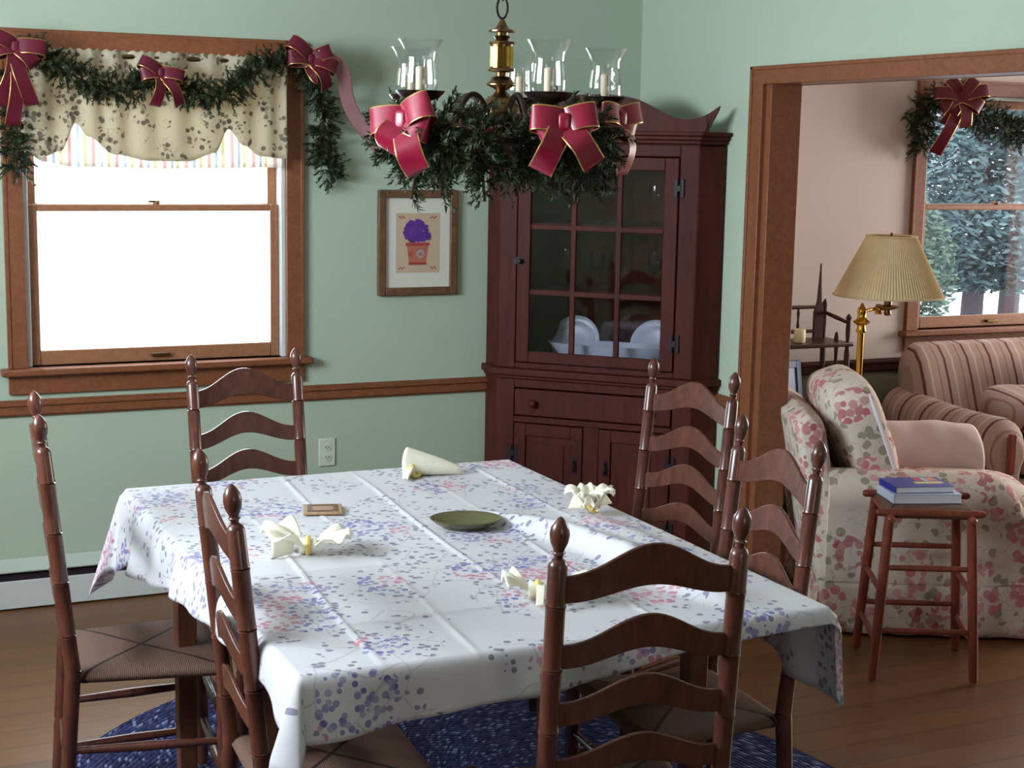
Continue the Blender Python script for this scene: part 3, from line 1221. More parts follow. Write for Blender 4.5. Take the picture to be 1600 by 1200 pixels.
m.prism([(-.030, -.072), (.030, -.072), (.040, -.005), (-.040, -.005)], -.0114, -.0095, 2)
m.prism([(-.032, -.074), (.032, -.074), (.033, -.066), (-.033, -.066)], -.0117, -.0095, 4)
m.prism([(-.043, -.010), (.043, -.010), (.043, .000), (-.043, .000)], -.0117, -.0095, 4)
for k in range(7):
    a = k * 2 * PI / 7
    blob(.010 + .011 * math.cos(a), -.037 + .011 * math.sin(a), .0045, 5, .0120)
for k in range(5):
    a = k * 2 * PI / 5
    blob(-.024 + .006 * math.cos(a), -.038 + .006 * math.sin(a), .003, 4, .0120)
for k in range(14):
    blob(random.uniform(-.05, .045), random.uniform(.002, .03), random.uniform(.005, .009), 3, .0118)
for k in range(110):
    a, rr = random.uniform(0, 2 * PI), random.uniform(0, 1) ** .5
    blob(-.004 + .046 * rr * math.cos(a), .038 + .034 * rr * math.sin(a), random.uniform(.006, .010), 1, random.uniform(.0121, .0128))
for sx in (-1, 1):
    for sz in (-1, 1):
        for k in range(4):
            blob(sx * (.066 - .006 * k), sz * (.086 - (0.004 if k % 2 else 0)), .0028, 4, .0116)
m.v = [(x * 1.2, y, z * 1.22) for x, y, z in m.v]
m.build('flower_print', print_mats(), h)
m = MB()
m.box(-pwid + fb, -.0165, -phei + fb, pwid - fb, -.0145, phei - fb)
m.build('glazing', M['glass'], h)

# ------------------------------------------------------------------ corner cupboard (front set at 45 degrees across the corner)
K = empty('corner_cupboard', (XB - .008, YA - .008, 0), R(-45), 'dark cherry corner cupboard with a nine-pane glass door and a scrolled crest', 'cupboard')
FYc, HW, SX, SY = -.58, .41, .495, -.495      # local: x along the front, -y towards the room


def foot(mb, z0, z1, g=0, yb=0, mi=0):
    """pentagonal footprint slab, grown by g at front and returns"""
    pts = [(-SX - g * .7, SY - g * .3), (-HW - g * .45, FYc - g), (HW + g * .45, FYc - g), (SX + g * .7, SY - g * .3), (0, -.02 + yb)]
    n = 5
    vs = [(x, y, z0) for x, y in pts] + [(x, y, z1) for x, y in pts]
    mb.add(vs, [tuple(range(n)), tuple(range(2 * n - 1, n - 1, -1))] + [(i, i + n, (i + 1) % n + n, (i + 1) % n) for i in range(n)], mi)


m = MB()
# canted returns
for s in (-1, 1):
    a, b_ = (s * SX, SY), (s * HW, FYc)
    nx, ny = (.013 * s * -.7, .013 * .7)
    for z0, z1 in ((.09, .80), (.83, 1.765)):
        vs = []
        for z in (z0, z1):
            vs += [(a[0], a[1], z), (b_[0], b_[1], z), (b_[0] + nx, b_[1] + ny, z), (a[0] + nx, a[1] + ny, z)]
        m.add(vs, [(0, 3, 2, 1), (4, 5, 6, 7), (0, 1, 5, 4), (1, 2, 6, 5), (2, 3, 7, 6), (3, 0, 4, 7)])
    # back boards lying near the walls
    vs = []
    for z in (.09, 1.765):
        vs += [(s * SX, SY, z), (s * (SX - .014), SY, z), (0, -.034, z), (0, -.014, z)]
    m.add(vs, [(0, 1, 2, 3), (7, 6, 5, 4), (0, 4, 5, 1), (1, 5, 6, 2), (2, 6, 7, 3), (3, 7, 4, 0)])
# face frame stiles and rails
t = .022
for s in (-1, 1):
    x0, x1 = sorted((s * HW, s * .335))
    m.box(x0, FYc, .09, x1, FYc + t, .80)
    m.box(x0, FYc, .845, x1, FYc + t, 1.765)
m.box(-.335, FYc, .62, .335, FYc + t, .645)
m.box(-.335, FYc, .765, .335, FYc + t, .80)
m.box(-.335, FYc, .09, .335, FYc + t, .13)
m.box(-.033, FYc, .13, .033, FYc + t, .62)
m.box(-.335, FYc, .845, .335, FYc + t, .868)
m.box(-.335, FYc, 1.715, .335, FYc + t, 1.765)
foot(m, 0, .09, -.012)
foot(m, .80, .825, 0)
for z in (1.155, 1.425):
    foot(m, z, z + .016, -.03)
foot(m, 1.755, 1.765, 0)
m.build('carcass', M['cherry'], K, bevel=.003)
m = MB()
foot(m, .815, .845, .026)
foot(m, .800, .815, .012)
m.build('waist_ledge', M['cherry'], K, bevel=.006, seg=3)
m = MB()
foot(m, 1.765, 1.780, .012)
foot(m, 1.780, 1.796, .028)
foot(m, 1.796, 1.812, .044)
m.build('cornice', M['cherry'], K, bevel=.004)
# scrolled crest
half = [(.0, 1.952), (.06, 1.950), (.12, 1.943), (.18, 1.926), (.24, 1.898), (.29, 1.874), (.34, 1.860), (.385, 1.861), (.43, 1.874), (.465, 1.894), (.487, 1.910), (.482, 1.893), (.470, 1.868), (.452, 1.838), (.434, 1.812)]
up_ = spline([(x, 0, z) for x, z in half[:11]], 5)
out = [(p.x, p.z) for p in up_] + half[11:]
outline = out + [(-x, z) for x, z in reversed(out) if x > 1e-6]
m = MB()
# built as strips so the concave outline triangulates cleanly
tops = [(p.x, p.z) for p in up_ if p.x <= .452]
for s in (-1, 1):
    for (xa, za), (xb, zb) in zip(tops, tops[1:]):
        m.prism([(s * xa, 1.812), (s * xb, 1.812), (s * xb, zb), (s * xa, za)], FYc - .030, FYc - .008)
    tip = [(p.x, p.z) for p in up_ if p.x > .44]
    m.prism([(s * .44, 1.812), (s * .4405, 1.88)] + [(s * x, z) for x, z in tip] + [(s * x, z) for x, z in half[11:]], FYc - .030, FYc - .008)
m.build('crest', M['cherry'], K, ang=30)

# upper glazed door
m = MB()
DX, DZ0, DZ1 = .331, .872, 1.711
y0, y1 = FYc - .004, FYc + .018
m.box(-DX, y0, DZ0, -.276, y1, DZ1)
m.box(.276, y0, DZ0, DX, y1, DZ1)
m.box(-.276, y0, DZ0, .276, y1, .916)
m.box(-.276, y0, 1.660, .276, y1, DZ1)
for x in (-.094, .094):
    m.box(x - .011, y0 + .003, .916, x + .011, y1 - .002, 1.660)
for z in (1.160, 1.425):
    m.box(-.276, y0 + .0035, z - .011, .276, y1 - .003, z + .011)
d = m.build('glazed_door', M['cherry'], K, bevel=.003)
for zi, (za, zb) in enumerate(((.916, 1.149), (1.171, 1.414), (1.436, 1.660))):
    for xa, xb in ((-.276, -.105), (-.083, .083), (.105, .276)):
        m = MB()
        m.box(xa, y0 + .010, za, xb, y0 + .0125, zb)
        m.build('pane', M['cabglass'], d)


def h_hinge(parent, x, z, flip=1):
    m = MB()
    y = FYc - .0075
    m.box(x - .020, y, z - .036, x - .006, y + .004, z + .036)
    m.box(x + .006, y, z - .036, x + .020, y + .004, z + .036)
    m.box(x - .008, y - .003, z - .012, x + .008, y + .004, z + .012)
    return m.build('hinge', M['iron'], parent, bevel=.001)


for z in (1.595, .985):
    h_hinge(d, .334, z)
m = MB()
y = FYc - .0075
m.box(-.345, y, 1.272, -.300, y + .004, 1.300)
m.lathe([(.009, 0), (.006, .008), (.011, .016), (.008, .022)], 14, TR(-.315, y, 1.286, R(90)))
m.build('latch', M['iron'], d, bevel=.001)
# drawer
m = MB()
m.box(-.331, FYc - .006, .650, .331, FYc + .016, .760)
d = m.build('drawer', M['cherry'], K, bevel=.005, seg=3)
for x in (-.245, .245):
    m = MB()
    m.lathe([(.008, 0), (.007, .010), (.015, .018), (.017, .024), (.012, .031), (.002, .033)], 18, TR(x, FYc - .006, .705, R(90)))
    m.build('knob', M['cherry'], d, ang=60)
# lower doors
for s in (-1, 1):
    m = MB()
    x0, x1 = sorted((s * .331, s * .035))
    z0, z1 = .134, .616
    st = .05
    m.box(x0, FYc - .004, z0, x0 + st, FYc + .016, z1)
    m.box(x1 - st, FYc - .004, z0, x1, FYc + .016, z1)
    m.box(x0 + st, FYc - .004, z0, x1 - st, FYc + .016, z0 + st)
    m.box(x0 + st, FYc - .004, z1 - st, x1 - st, FYc + .016, z1)
    d = m.build('lower_door', M['cherry'], K, bevel=.003)
    m = MB()
    m.box(x0 + st, FYc + .006, z0 + st, x1 - st, FYc + .012, z1 - st)
    m.box(x0 + st + .03, FYc + .001, z0 + st + .03, x1 - st - .03, FYc + .012, z1 - st - .03)
    m.build('door_panel', M['cherry'], d, bevel=.004)
    for z in (.49, .22):
        h_hinge(d, s * .334, z)
    m = MB()
    xh = s * .066
    m.box(xh - .010, FYc - .0075, .425, xh + .010, FYc - .003, .490)
    m.tube([(xh, FYc - .006, .480), (xh, FYc - .022, .470), (xh, FYc - .024, .457), (xh, FYc - .022, .444), (xh, FYc - .006, .434)], .004, 8)
    m.build('pull', M['iron'], d, bevel=.001)

Kw = Matrix.Translation((XB - .008, YA - .008, 0)) @ Matrix.Rotation(R(-45), 4, 'Z')


def in_cup(x, y, z):
    return Kw @ V((x, y, z))


def plate_prof(r):
    return [(.001, .004), (r * .6, .004), (r * .72, .010), (r * .98, .020), (r, .022), (r * .97, .0235), (r * .72, .0145), (r * .55, .009), (.001, .008)]


# crockery and glasses behind the panes
m = MB()
mt = Matrix.Diagonal((1.75, .6, 1.25, 1))
m.lathe([(.05, 0), (.075, .004), (.12, .04), (.150, .085), (.158, .094), (.152, .094), (.117, .046), (.07, .010), (.001, .008)], 40, mt)
p = in_cup(.02, -.40, .8255)
o = m.build('serving_bowl', M['china'], loc=p, rot=(0, 0, R(-45)), ang=60)
tag(o, 'wide pale oval bowl on the lowest shelf behind the cupboard glass', 'bowl')
for x, y, zt, lab in ((-.17, -.27, 72, 'pale china plate leaning at the left of the lowest cupboard shelf'), (.18, -.27, 72, 'pale china plate leaning at the right of the lowest cupboard shelf')):
    m = MB()
    rr = .108
    m.lathe(plate_prof(rr), 36, Matrix.Translation((0, 0, rr * math.sin(R(zt)))) @ Euler((R(zt), 0, 0)).to_matrix().to_4x4())
    o = m.build('china_plate', M['china'], loc=in_cup(x, y, .827), rot=(0, 0, R(-45)), ang=60)
    tag(o, lab, 'plate', 'plates in the corner cupboard')
GL = MB()
GL.lathe([(.028, 0), (.028, .003), (.005, .008), (.004, .055), (.012, .068), (.028, .09), (.032, .12), (.029, .155), (.0275, .155), (.0305, .12), (.0265, .091), (.010, .071), (.001, .069)], 24, cap=False)
g0 = GL.build('wine_glass', M['dishglass'], ang=60)
GS = [(-.045, -.40, 1.1715, 'clear goblet on the middle cupboard shelf, left of the centre pane'), (.045, -.40, 1.1715, 'clear goblet on the middle cupboard shelf, right of the centre pane'),
      (.19, -.36, 1.1715, 'clear goblet on the middle cupboard shelf behind the right pane'), (-.19, -.36, 1.1715, 'clear goblet on the middle cupboard shelf behind the left pane'),
      (.18, -.34, 1.4415, 'clear goblet on the top cupboard shelf behind the right pane'), (-.02, -.36, 1.4415, 'clear goblet on the top cupboard shelf behind the centre pane')]
for i, (x, y, z, lab) in enumerate(GS):
    o = g0 if i == 0 else g0.copy()
    if i:
        COL.objects.link(o)
    o.location = in_cup(x, y, z)
    tag(o, lab, 'glass', 'goblets in the corner cupboard')


# ------------------------------------------------------------------ evergreen garland and ribbon helpers
def sprig(mb, p, d, L, nn, nl, rng):
    d = V(d).normalized()
    a = d.orthogonal().normalized()
    b_ = d.cross(a)
    p = V(p)
    q = p + d * L
    mb.add([p + a * .0012, p - a * .0012, q - a * .0008, q + a * .0008], [(0, 1, 2, 3)], 1)
    for k in range(nn):
        t = (k + rng.random()) / nn
        ang = rng.random() * 2 * PI
        out = (a * math.cos(ang) + b_ * math.sin(ang))
        nd = (out * .85 + d * .75).normalized()
        s = p + d * (L * t)
        e2 = s + nd * nl * (1.0 - .35 * t) * rng.uniform(.75, 1.15)
        w = nd.cross(out.cross(d) if abs(nd.dot(d)) < .99 else a)
        w = d.cross(out) * .0026
        mb.add([s + w, s - w, e2 - w * .35, e2 + w * .35], [(0, 1, 2, 3)], 0)


def garland_mesh(mb, pts, rad, dens, rng, L=(.05, .08), nn=16, nl=.022, bias=V((0, 0, 0))):
    """bushy rope of sprigs following pts; rad is only the thickness of the twisted core"""
    pts = [V(p) for p in pts]
    mb.tube(pts, .0035, 6, 1)
    for i in range(len(pts) - 1):
        p, q = pts[i], pts[i + 1]
        seg = (q - p).length
        d = (q - p).normalized()
        a = d.orthogonal().normalized()
        b_ = d.cross(a)
        cnt = max(1, int(seg * dens + rng.random()))
        for k in range(cnt):
            t = rng.random()
            ang = rng.random() * 2 * PI
            o_ = a * math.cos(ang) + b_ * math.sin(ang)
            dd = o_ * rng.uniform(.7, 1.1) + d * rng.uniform(-.7, .9) + bias
            sprig(mb, p.lerp(q, t) + o_ * rad * rng.random(), dd, rng.uniform(*L), nn, nl, rng)


def ribbon(mb, pts, wdir, w, edge=.0028, mi=0, me=1):
    """flat strip along pts, width vectors wdir (list or one), with wired edges"""
    pts = [V(p) for p in pts]
    n = len(pts)
    wd = wdir if isinstance(wdir, list) else [V(wdir)] * n
    vs, fs = [], []
    cols = (-w / 2, -w / 2 + edge, -w * .17, w * .17, w / 2 - edge, w / 2)
    for p, d in zip(pts, wd):
        d = V(d).normalized()
        for c in cols:
            vs.append(p + d * c)
    for i in range(n - 1):
        for c in range(5):
            a = i * 6 + c
            mb.add([], [])
            fs.append((a, a + 1, a + 7, a + 6))
    o = len(mb.v)
    mb.v += [tuple(v) for v in vs]
    mb.f += [tuple(x + o for x in f) for f in fs]
    mb.m += [me if (k % 5) in (0, 4) else mi for k in range(len(fs))]


def bow(name, loc, fwd, size, tails, label, mats=None, tilt=0, loops=4, group='wired ribbon bows', rng=random.Random(5), width=.055):
    """ribbon bow facing fwd (horizontal); tails = list of (dx, dz, curl)"""
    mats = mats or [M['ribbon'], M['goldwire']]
    fwd = V(fwd).normalized()
    e = empty(name, loc, math.atan2(fwd.y, fwd.x) + PI / 2, label, 'bow', group)     # local -y faces fwd
    ct, st_ = math.cos(tilt), math.sin(tilt)
    rotp = lambda p: V((p[0] * ct - p[2] * st_, p[1], p[0] * st_ + p[2] * ct))
    specs = [(1, .18, 1.0), (-1, .15, 1.0), (1, -.55, .85), (-1, -.5, .85), (1, .9, .8), (-1, .95, .8)][:loops]
    for sx, el, s in specs:
        m = MB()
        L = size * s
        pts, wd = [], []
        n = 20
        for k in range(n + 1):
            t = k / n
            a = 2 * PI * t
            r_ = L * .5 * (1 - math.cos(a))
            th = .30 * L * math.sin(a)
            x = sx * r_ * math.cos(el)
            z = r_ * math.sin(el) + .08 * L * math.sin(a)
            y = -.012 - th * .8 - .12 * r_
            pts.append(rotp((x, y, z)))
            wd.append(rotp((-sx * math.sin(el) * .9, .25 * math.sin(a), math.cos(el))))
        ribbon(m, pts, wd, width * (.9 + .1 * s))
        m.build('loop', mats, e, solid=.0008, ang=180)
    for dx, dz, curl in tails:
        m = MB()
        n = 14
        pts, wd = [], []
        for k in range(n + 1):
            t = k / n
            pts.append((dx * t + curl * math.sin(PI * t * 1.3) * .4, -.014 - .03 * math.sin(PI * t) - .01 * t, dz * t))
            tang = V((dx, 0, dz)).normalized()
            wv = V((-tang.z, .35 * math.sin(3 * t), tang.x))
            wd.append(wv)
        ribbon(m, pts, wd, width)
        m.build('tail', mats, e, solid=.0008, ang=180)
    m = MB()
    m.puff(width * .24, .013, width * .36, .45, Matrix.Translation((0, -.020, 0)), 0, 16, 10)
    m.build('knot', mats[0], e, ang=180, merge=True)
    return e


# ------------------------------------------------------------------ dining window valance and garland
VY = YA - .075
h = empty('window_valance', (1.222, VY, 1.65), 0, 'cream floral scalloped valance over a striped layer at the dining window', 'valance')
VX0, VX1, VZT = .735, 1.700, 2.062
m = MB()
m.tube([(VX0 - 1.222, 0, VZT - .02 - 1.65), (VX1 - 1.222, 0, VZT - .02 - 1.65)], .009, 10)
for s in (VX0 + .01, VX1 - .01):
    m.tube([(s - 1.222, 0, VZT - .02 - 1.65), (s - 1.222, .074, VZT - .02 - 1.65)], .007, 8)
m.build('curtain_rod', M['brassdark'], h)


def valance_bottom(x):
    pk = [(VX0, 1.70), (.80, 1.68), (.86, 1.70), (.915, 1.80), (.96, 1.752), (1.05, 1.690), (1.18, 1.668), (1.32, 1.668), (1.42, 1.700), (1.475, 1.790), (1.53, 1.73), (1.60, 1.690), (1.70, 1.682)]
    return pw(x, pk)


def fold(x, v):
    return .012 * math.sin(x * 62 + 2 * math.sin(x * 7)) * (.35 + .65 * v) + .007 * math.sin(x * 23 + 1) * v


m = MB()
NV = 150
m.grid(lambda u, v: (lerp(VX0, VX1, u) - 1.222, -.014 + fold(lerp(VX0, VX1, u), 1 - abs(v - .08)) - .004 * v,
                     lerp(VZT + .004 * math.sin(u * 190), valance_bottom(lerp(VX0, VX1, u)), v) - 1.65), NV, 16)
# the return to the wall on the right
m.grid(lambda u, v: (VX1 - 1.222 + .004 * math.sin(v * 9), lerp(-.014, .070, u), lerp(VZT, 1.70, v) - 1.65), 6, 12)
m.build('floral_layer', M['valancefloral'], h, solid=.0012, ang=180)
m = MB()
m.grid(lambda u, v: (lerp(VX0 + .005, VX1 - .01, u) - 1.222, .012 + .7 * fold(lerp(VX0, VX1, u) + .03, .5 + v / 2),
                     lerp(VZT - .03, pw(lerp(VX0, VX1, u), [(VX0, 1.70), (.80, 1.66), (.90, 1.644), (1.2, 1.640), (1.70, 1.648)]), v) - 1.65), NV, 14)
m.build('striped_layer', M['valancestripe'], h, solid=.001, ang=180)

rng = random.Random(11)
GY = YA - .135
m = MB()
sw = spline([(.72, GY + .03, 2.05), (.80, GY, 2.035), (.87, GY, 1.985), (.955, GY, 1.945), (1.06, GY, 1.922), (1.14, GY, 1.928), (1.215, GY, 1.975), (1.30, GY, 1.925), (1.39, GY, 1.905), (1.48, GY, 1.935), (1.575, GY, 2.005), (1.67, GY, 2.045), (1.765, GY + .03, 2.055)], 8)
garland_mesh(m, sw, .022, 400, rng, (.04, .074), 24, .021)
garland_mesh(m, spline([(1.77, GY + .04, 2.05), (1.815, GY + .06, 1.99), (1.85, GY + .085, 1.90), (1.862, GY + .09, 1.80), (1.852, GY + .095, 1.74), (1.878, GY + .095, 1.66), (1.905, GY + .095, 1.60)], 8), .026, 400, rng, (.04, .074), 24, .021, V((0, 0, -.3)))
garland_mesh(m, spline([(.72, GY + .04, 2.05), (.705, GY + .06, 1.95), (.70, GY + .07, 1.85), (.705, GY + .07, 1.76), (.71, GY + .05, 1.69), (.705, GY + .05, 1.625)], 8), .026, 400, rng, (.04, .074), 24, .021, V((0, 0, -.3)))
m.v = [(x, min(y, YA - .022), z) for x, y, z in m.v]
o = m.build('evergreen_garland', [M['needles'], M['needlesdry']], ang=180)
tag(o, 'evergreen garland swagged over the dining window with a tail down each side', 'garland')
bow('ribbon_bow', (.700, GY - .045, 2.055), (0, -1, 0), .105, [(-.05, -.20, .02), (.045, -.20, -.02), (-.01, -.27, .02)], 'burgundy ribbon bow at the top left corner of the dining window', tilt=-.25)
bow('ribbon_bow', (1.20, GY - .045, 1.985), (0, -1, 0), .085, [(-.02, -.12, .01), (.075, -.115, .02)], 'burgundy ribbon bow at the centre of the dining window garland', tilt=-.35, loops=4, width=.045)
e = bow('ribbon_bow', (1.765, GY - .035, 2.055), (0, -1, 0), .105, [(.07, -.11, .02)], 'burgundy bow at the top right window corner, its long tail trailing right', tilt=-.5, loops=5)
m = MB()
rp = [(1.79, GY - .06, 2.06), (1.85, GY - .05, 2.055), (1.90, GY - .03, 2.01), (1.93, GY + .02, 1.93), (1.965, GY + .05, 1.865), (2.02, GY + .07, 1.80), (2.085, GY + .08, 1.735), (2.13, GY + .09, 1.70)]
rp = spline([(x - 1.765, y - (GY - .035), z - 2.055) for x, y, z in rp], 5)
wd = []
for i, p in enumerate(rp):
    tg = (rp[min(i + 1, len(rp) - 1)] - rp[max(i - 1, 0)]).normalized()
    wd.append(V((-tg.z, -.3, tg.x)))
ribbon(m, rp, wd, .056)
m.build('long_tail', [M['dustyribbon'], M['goldwire']], e, solid=.0008, ang=180)

# ------------------------------------------------------------------ chandelier
CX, CY = 1.492, 3.30
zc = lambda ypx: 1.862 + (150 - ypx) * .001447
h = empty('chandelier', (CX, CY, ZC), 0, 'brass five-arm chandelier with clear hurricane shades hanging over the table', 'chandelier')
Zr = lambda z: z - ZC
m = MB()
prof_y = [(38, .004), (33, .010), (44, .016), (47, .031), (49.5, .031), (50.5, .014), (55, .013), (57, .020), (60, .016), (63, .013), (65, .030), (67.5, .031), (69, .027), (71, .0265), (106, .0265), (108, .030), (111, .031), (113, .013), (119, .012), (121, .022), (127, .027), (131, .034), (133, .034), (138, .018), (142, .012), (148, .020), (156, .036), (168, .045), (185, .047), (195, .040), (205, .020), (212, .026), (222, .018), (230, .004)]
prof_y[0], prof_y[1] = (30, .005), (37, .010)
m.lathe([(r, Zr(zc(y))) for y, r in reversed(prof_y)], 32)
m.build('column', M['brassdark'], h, ang=50)
m = MB()
m.lathe([(.0268, Zr(zc(105.5))), (.0285, Zr(zc(104))), (.0285, Zr(zc(73))), (.0268, Zr(zc(71.5)))], 8)
m.build('barrel', M['brass'], h, ang=20)
# chain links and ceiling rose
zt_ = zc(30) + .004
k = 0
while zt_ < ZC - .05:
    m = MB()
    rx, rz = .0135, .024
    pts = []
    for i in range(16):
        a = 2 * PI * i / 16
        q = (rx * math.cos(a), 0, rz * math.sin(a)) if k % 2 == 0 else (0, rx * math.cos(a), rz * math.sin(a))
        pts.append((q[0], q[1], Zr(zt_ + rz - .002) + q[2]))
    m.tube(pts, .0027, 7, closed=True)
    m.build('chain_link', M['bronze'], h)
    zt_ += 2 * rz - .007
    k += 1
m = MB()
m.lathe([(.062, Zr(ZC - .001)), (.060, Zr(ZC - .012)), (.035, Zr(ZC - .03)), (.010, Zr(ZC - .04)), (.006, Zr(ZC - .06))], 28)
m.build('ceiling_rose', M['brassdark'], h)
RA = .245
lat, dep = V((.911, -.411, 0)), V((.411, .911, 0))
ARM = []
for kk in range(5):
    th = R(83 + 72 * kk)
    d = lat * math.sin(th) - dep * -math.cos(th) * -1
    d = lat * math.sin(th) + dep * math.cos(th)
    ARM.append(d.normalized())
ZB = 1.862
for d in ARM:
    m = MB()
    P_ = lambda r, z: (d.x * r, d.y * r, Zr(z))
    m.tube(spline([P_(.035, 1.815), P_(.065, 1.855), P_(.095, 1.862), (P_(.122, 1.835)), P_(.145, 1.79), P_(.185, 1.768), P_(.225, 1.785), P_(RA, 1.83), P_(RA, 1.856)], 6), .0062, 8)
    m.build('arm', M['bronze'], h)
    m = MB()
    m.lathe([(.008, 1.835), (.020, 1.842), (.042, 1.850), (.053, 1.861), (.055, 1.865), (.051, 1.8655), (.038, 1.856), (.012, 1.852)], 28, Matrix.Translation((d.x * RA, d.y * RA, -ZC)))
    c_ = m.build('candle_cup', M['bronze'], h, ang=60)
    m = MB()
    m.lathe([(.0105, 1.852), (.0105, 1.915), (.0075, 1.918)], 14, Matrix.Translation((d.x * RA, d.y * RA, -ZC)))
    m.build('candle_sleeve', M['bulbwax'], c_)
    m = MB()
    m.lathe([(.033, 1.858), (.038, 1.866), (.0375, 1.895), (.034, 1.925), (.0345, 1.945), (.041, 1.962), (.050, 1.976), (.0482, 1.9765), (.0392, 1.9625), (.0328, 1.945), (.0322, 1.925), (.0357, 1.895), (.0362, 1.867), (.032, 1.859)], 32, Matrix.Translation((d.x * RA, d.y * RA, -ZC)), cap=False)
    m.build('hurricane_shade', M['shadeglass'], h, ang=70)

rng = random.Random(23)
m = MB()
ring = []
for k in range(49):
    a = 2 * PI * k / 48
    rr = .225 + .02 * math.sin(5 * a + .5)
    ring.append((CX + rr * math.cos(a), CY + rr * math.sin(a), 1.772 + .022 * math.sin(5 * a + 1.2)))
garland_mesh(m, ring, .036, 420, rng, (.04, .078), 24, .021, V((0, 0, -.25)))
ring2 = [(CX + (x - CX) * .98, CY + (y - CY) * .98, z - .050 + .016 * math.sin(i * 1.9)) for i, (x, y, z) in enumerate(ring)]
garland_mesh(m, ring2, .03, 240, rng, (.04, .07), 22, .021, V((0, 0, -.55)))
# a few longer sprays hanging below the ring
for a, ln in ((3.35, .10), (3.7, .09), (4.1, .10), (5.0, .08), (2.9, .07), (.3, .06), (5.8, .07), (2.2, .06)):
    p = V((CX + .225 * math.cos(a), CY + .225 * math.sin(a), 1.725))
    garland_mesh(m, [p, p + V((.02 * math.cos(a * 3), .02 * math.sin(a * 2), -ln))], .01, 150, rng, (.03, .055), 14, .018, V((0, 0, -.5)))
o = m.build('evergreen_wreath', [M['needles'], M['needlesdry']], ang=180)
tag(o, 'bushy evergreen garland wound round the arms of the chandelier', 'garland')


def on_ring(latv, depv, z):
    p = V((CX, CY, z)) + lat * latv + dep * depv
    return (p.x, p.y, p.z)


tocam = (-dep.x, -dep.y, 0)
bow('ribbon_bow', on_ring(-.205, -.185, 1.80), tuple(-lat * .55 - dep * .85), .085, [(-.035, -.07, .0), (.055, -.115, .02)], 'bright burgundy bow with gold edges on the left of the chandelier', tilt=.25, mats=[M['satin'], M['goldwire']], group='bows on the chandelier', width=.062)
bow('ribbon_bow', on_ring(.135, -.30, 1.80), tocam, .072, [(-.05, -.105, .0), (.07, -.09, .01)], 'bright burgundy bow with gold edges on the front right arm of the chandelier', tilt=.05, mats=[M['satin'], M['goldwire']], group='bows on the chandelier', width=.055)
bow('ribbon_bow', on_ring(.262, -.02, 1.815), tuple(lat * .7 - dep * .6), .075, [(.01, -.13, .02)], 'burgundy bow on the right end of the chandelier', mats=[M['satin'], M['goldwire']], group='bows on the chandelier', width=.05)
bow('ribbon_bow', on_ring(-.035, .15, 1.80), tocam, .075, [(-.04, -.08, .0), (.05, -.08, .01)], 'burgundy bow deep in the greenery behind the chandelier column', mats=[M['satin'], M['goldwire']], group='bows on the chandelier', width=.05)

# ------------------------------------------------------------------ living room: stool and books
def make_stool():
    LF = [V((3.175, 3.935, .006)), V((3.475, 3.785, .006)), V((3.655, 4.085, .006)), V((3.345, 4.245, .006))]   # near-left, near-right, far-right, far-left
    c = sum(LF, V()) / 4
    c.z = 0
    e = empty('rush_top_stool', c, 0, 'tall red-brown wooden stool with a woven top holding books', 'stool')
    LF = [p - c for p in LF]
    LT = [V((p.x * .80, p.y * .80, .575)) for p in LF]
    at = lambda i, z: LF[i].lerp(LT[i], z / .575)
    for i in range(4):
        m = MB()
        m.post(LF[i], LT[i], [(0, .0135), (.03, .015), (.5, .0175), (.9, .017), (1, .014)], 16)
        m.build('leg', M['stoolwood'], e)
    for i, j, zs in ((0, 1, (.17, .385)), (2, 3, (.17, .385)), (1, 2, (.13, .30)), (3, 0, (.13, .30))):
        for z in zs:
            m = MB()
            m.post(at(i, z), at(j, z), [(0, .007), (.1, .0095), (.5, .0105), (.9, .0095), (1, .007)], 12)
            m.build('rung', M['stoolwood'], e)
    dx, dy = (LT[1] - LT[0]).normalized(), (LT[3] - LT[0]).normalized()
    for i, j, z, d in ((0, 1, .572, dx), (3, 2, .572, dx), (0, 3, .556, dy), (1, 2, .556, dy)):
        m = MB()
        a, b_ = V((LT[i].x, LT[i].y, z)), V((LT[j].x, LT[j].y, z))
        m.post(a - d * .045, b_ + d * .045, [(0, .008), (.02, .0125), (.1, .0135), (.9, .0135), (.98, .0125), (1, .008)], 14)
        m.build('seat_rail', M['stoolwood'], e)
    ang = math.atan2(dx.y, dx.x)
    hw = ((LT[1] - LT[0]).length / 2, (LT[3] - LT[0]).length / 2)
    ctr = (LT[0] + LT[2]) / 2
    m = MB()
    def fn(u, v, top):
        x, y = lerp(-hw[0] - .012, hw[0] + .012, u), lerp(-hw[1] - .012, hw[1] + .012, v)
        ed = min(1, min(u, 1 - u, v, 1 - v) / .08)
        return (x, y, (.022 * ed ** .5) if top else -.018 * ed ** .5)
    m.grid(lambda u, v: fn(u, v, 1), 24, 24)
    m.grid(lambda u, v: fn(1 - u, v, 0), 24, 24)
    m.build('woven_top', M['rush'], e, loc=(ctr.x, ctr.y, .568), rot=(0, 0, ang), merge=True, ang=180)
    return e, c, ang


stool, SCN, SANG = make_stool()
BANG = R(-19)


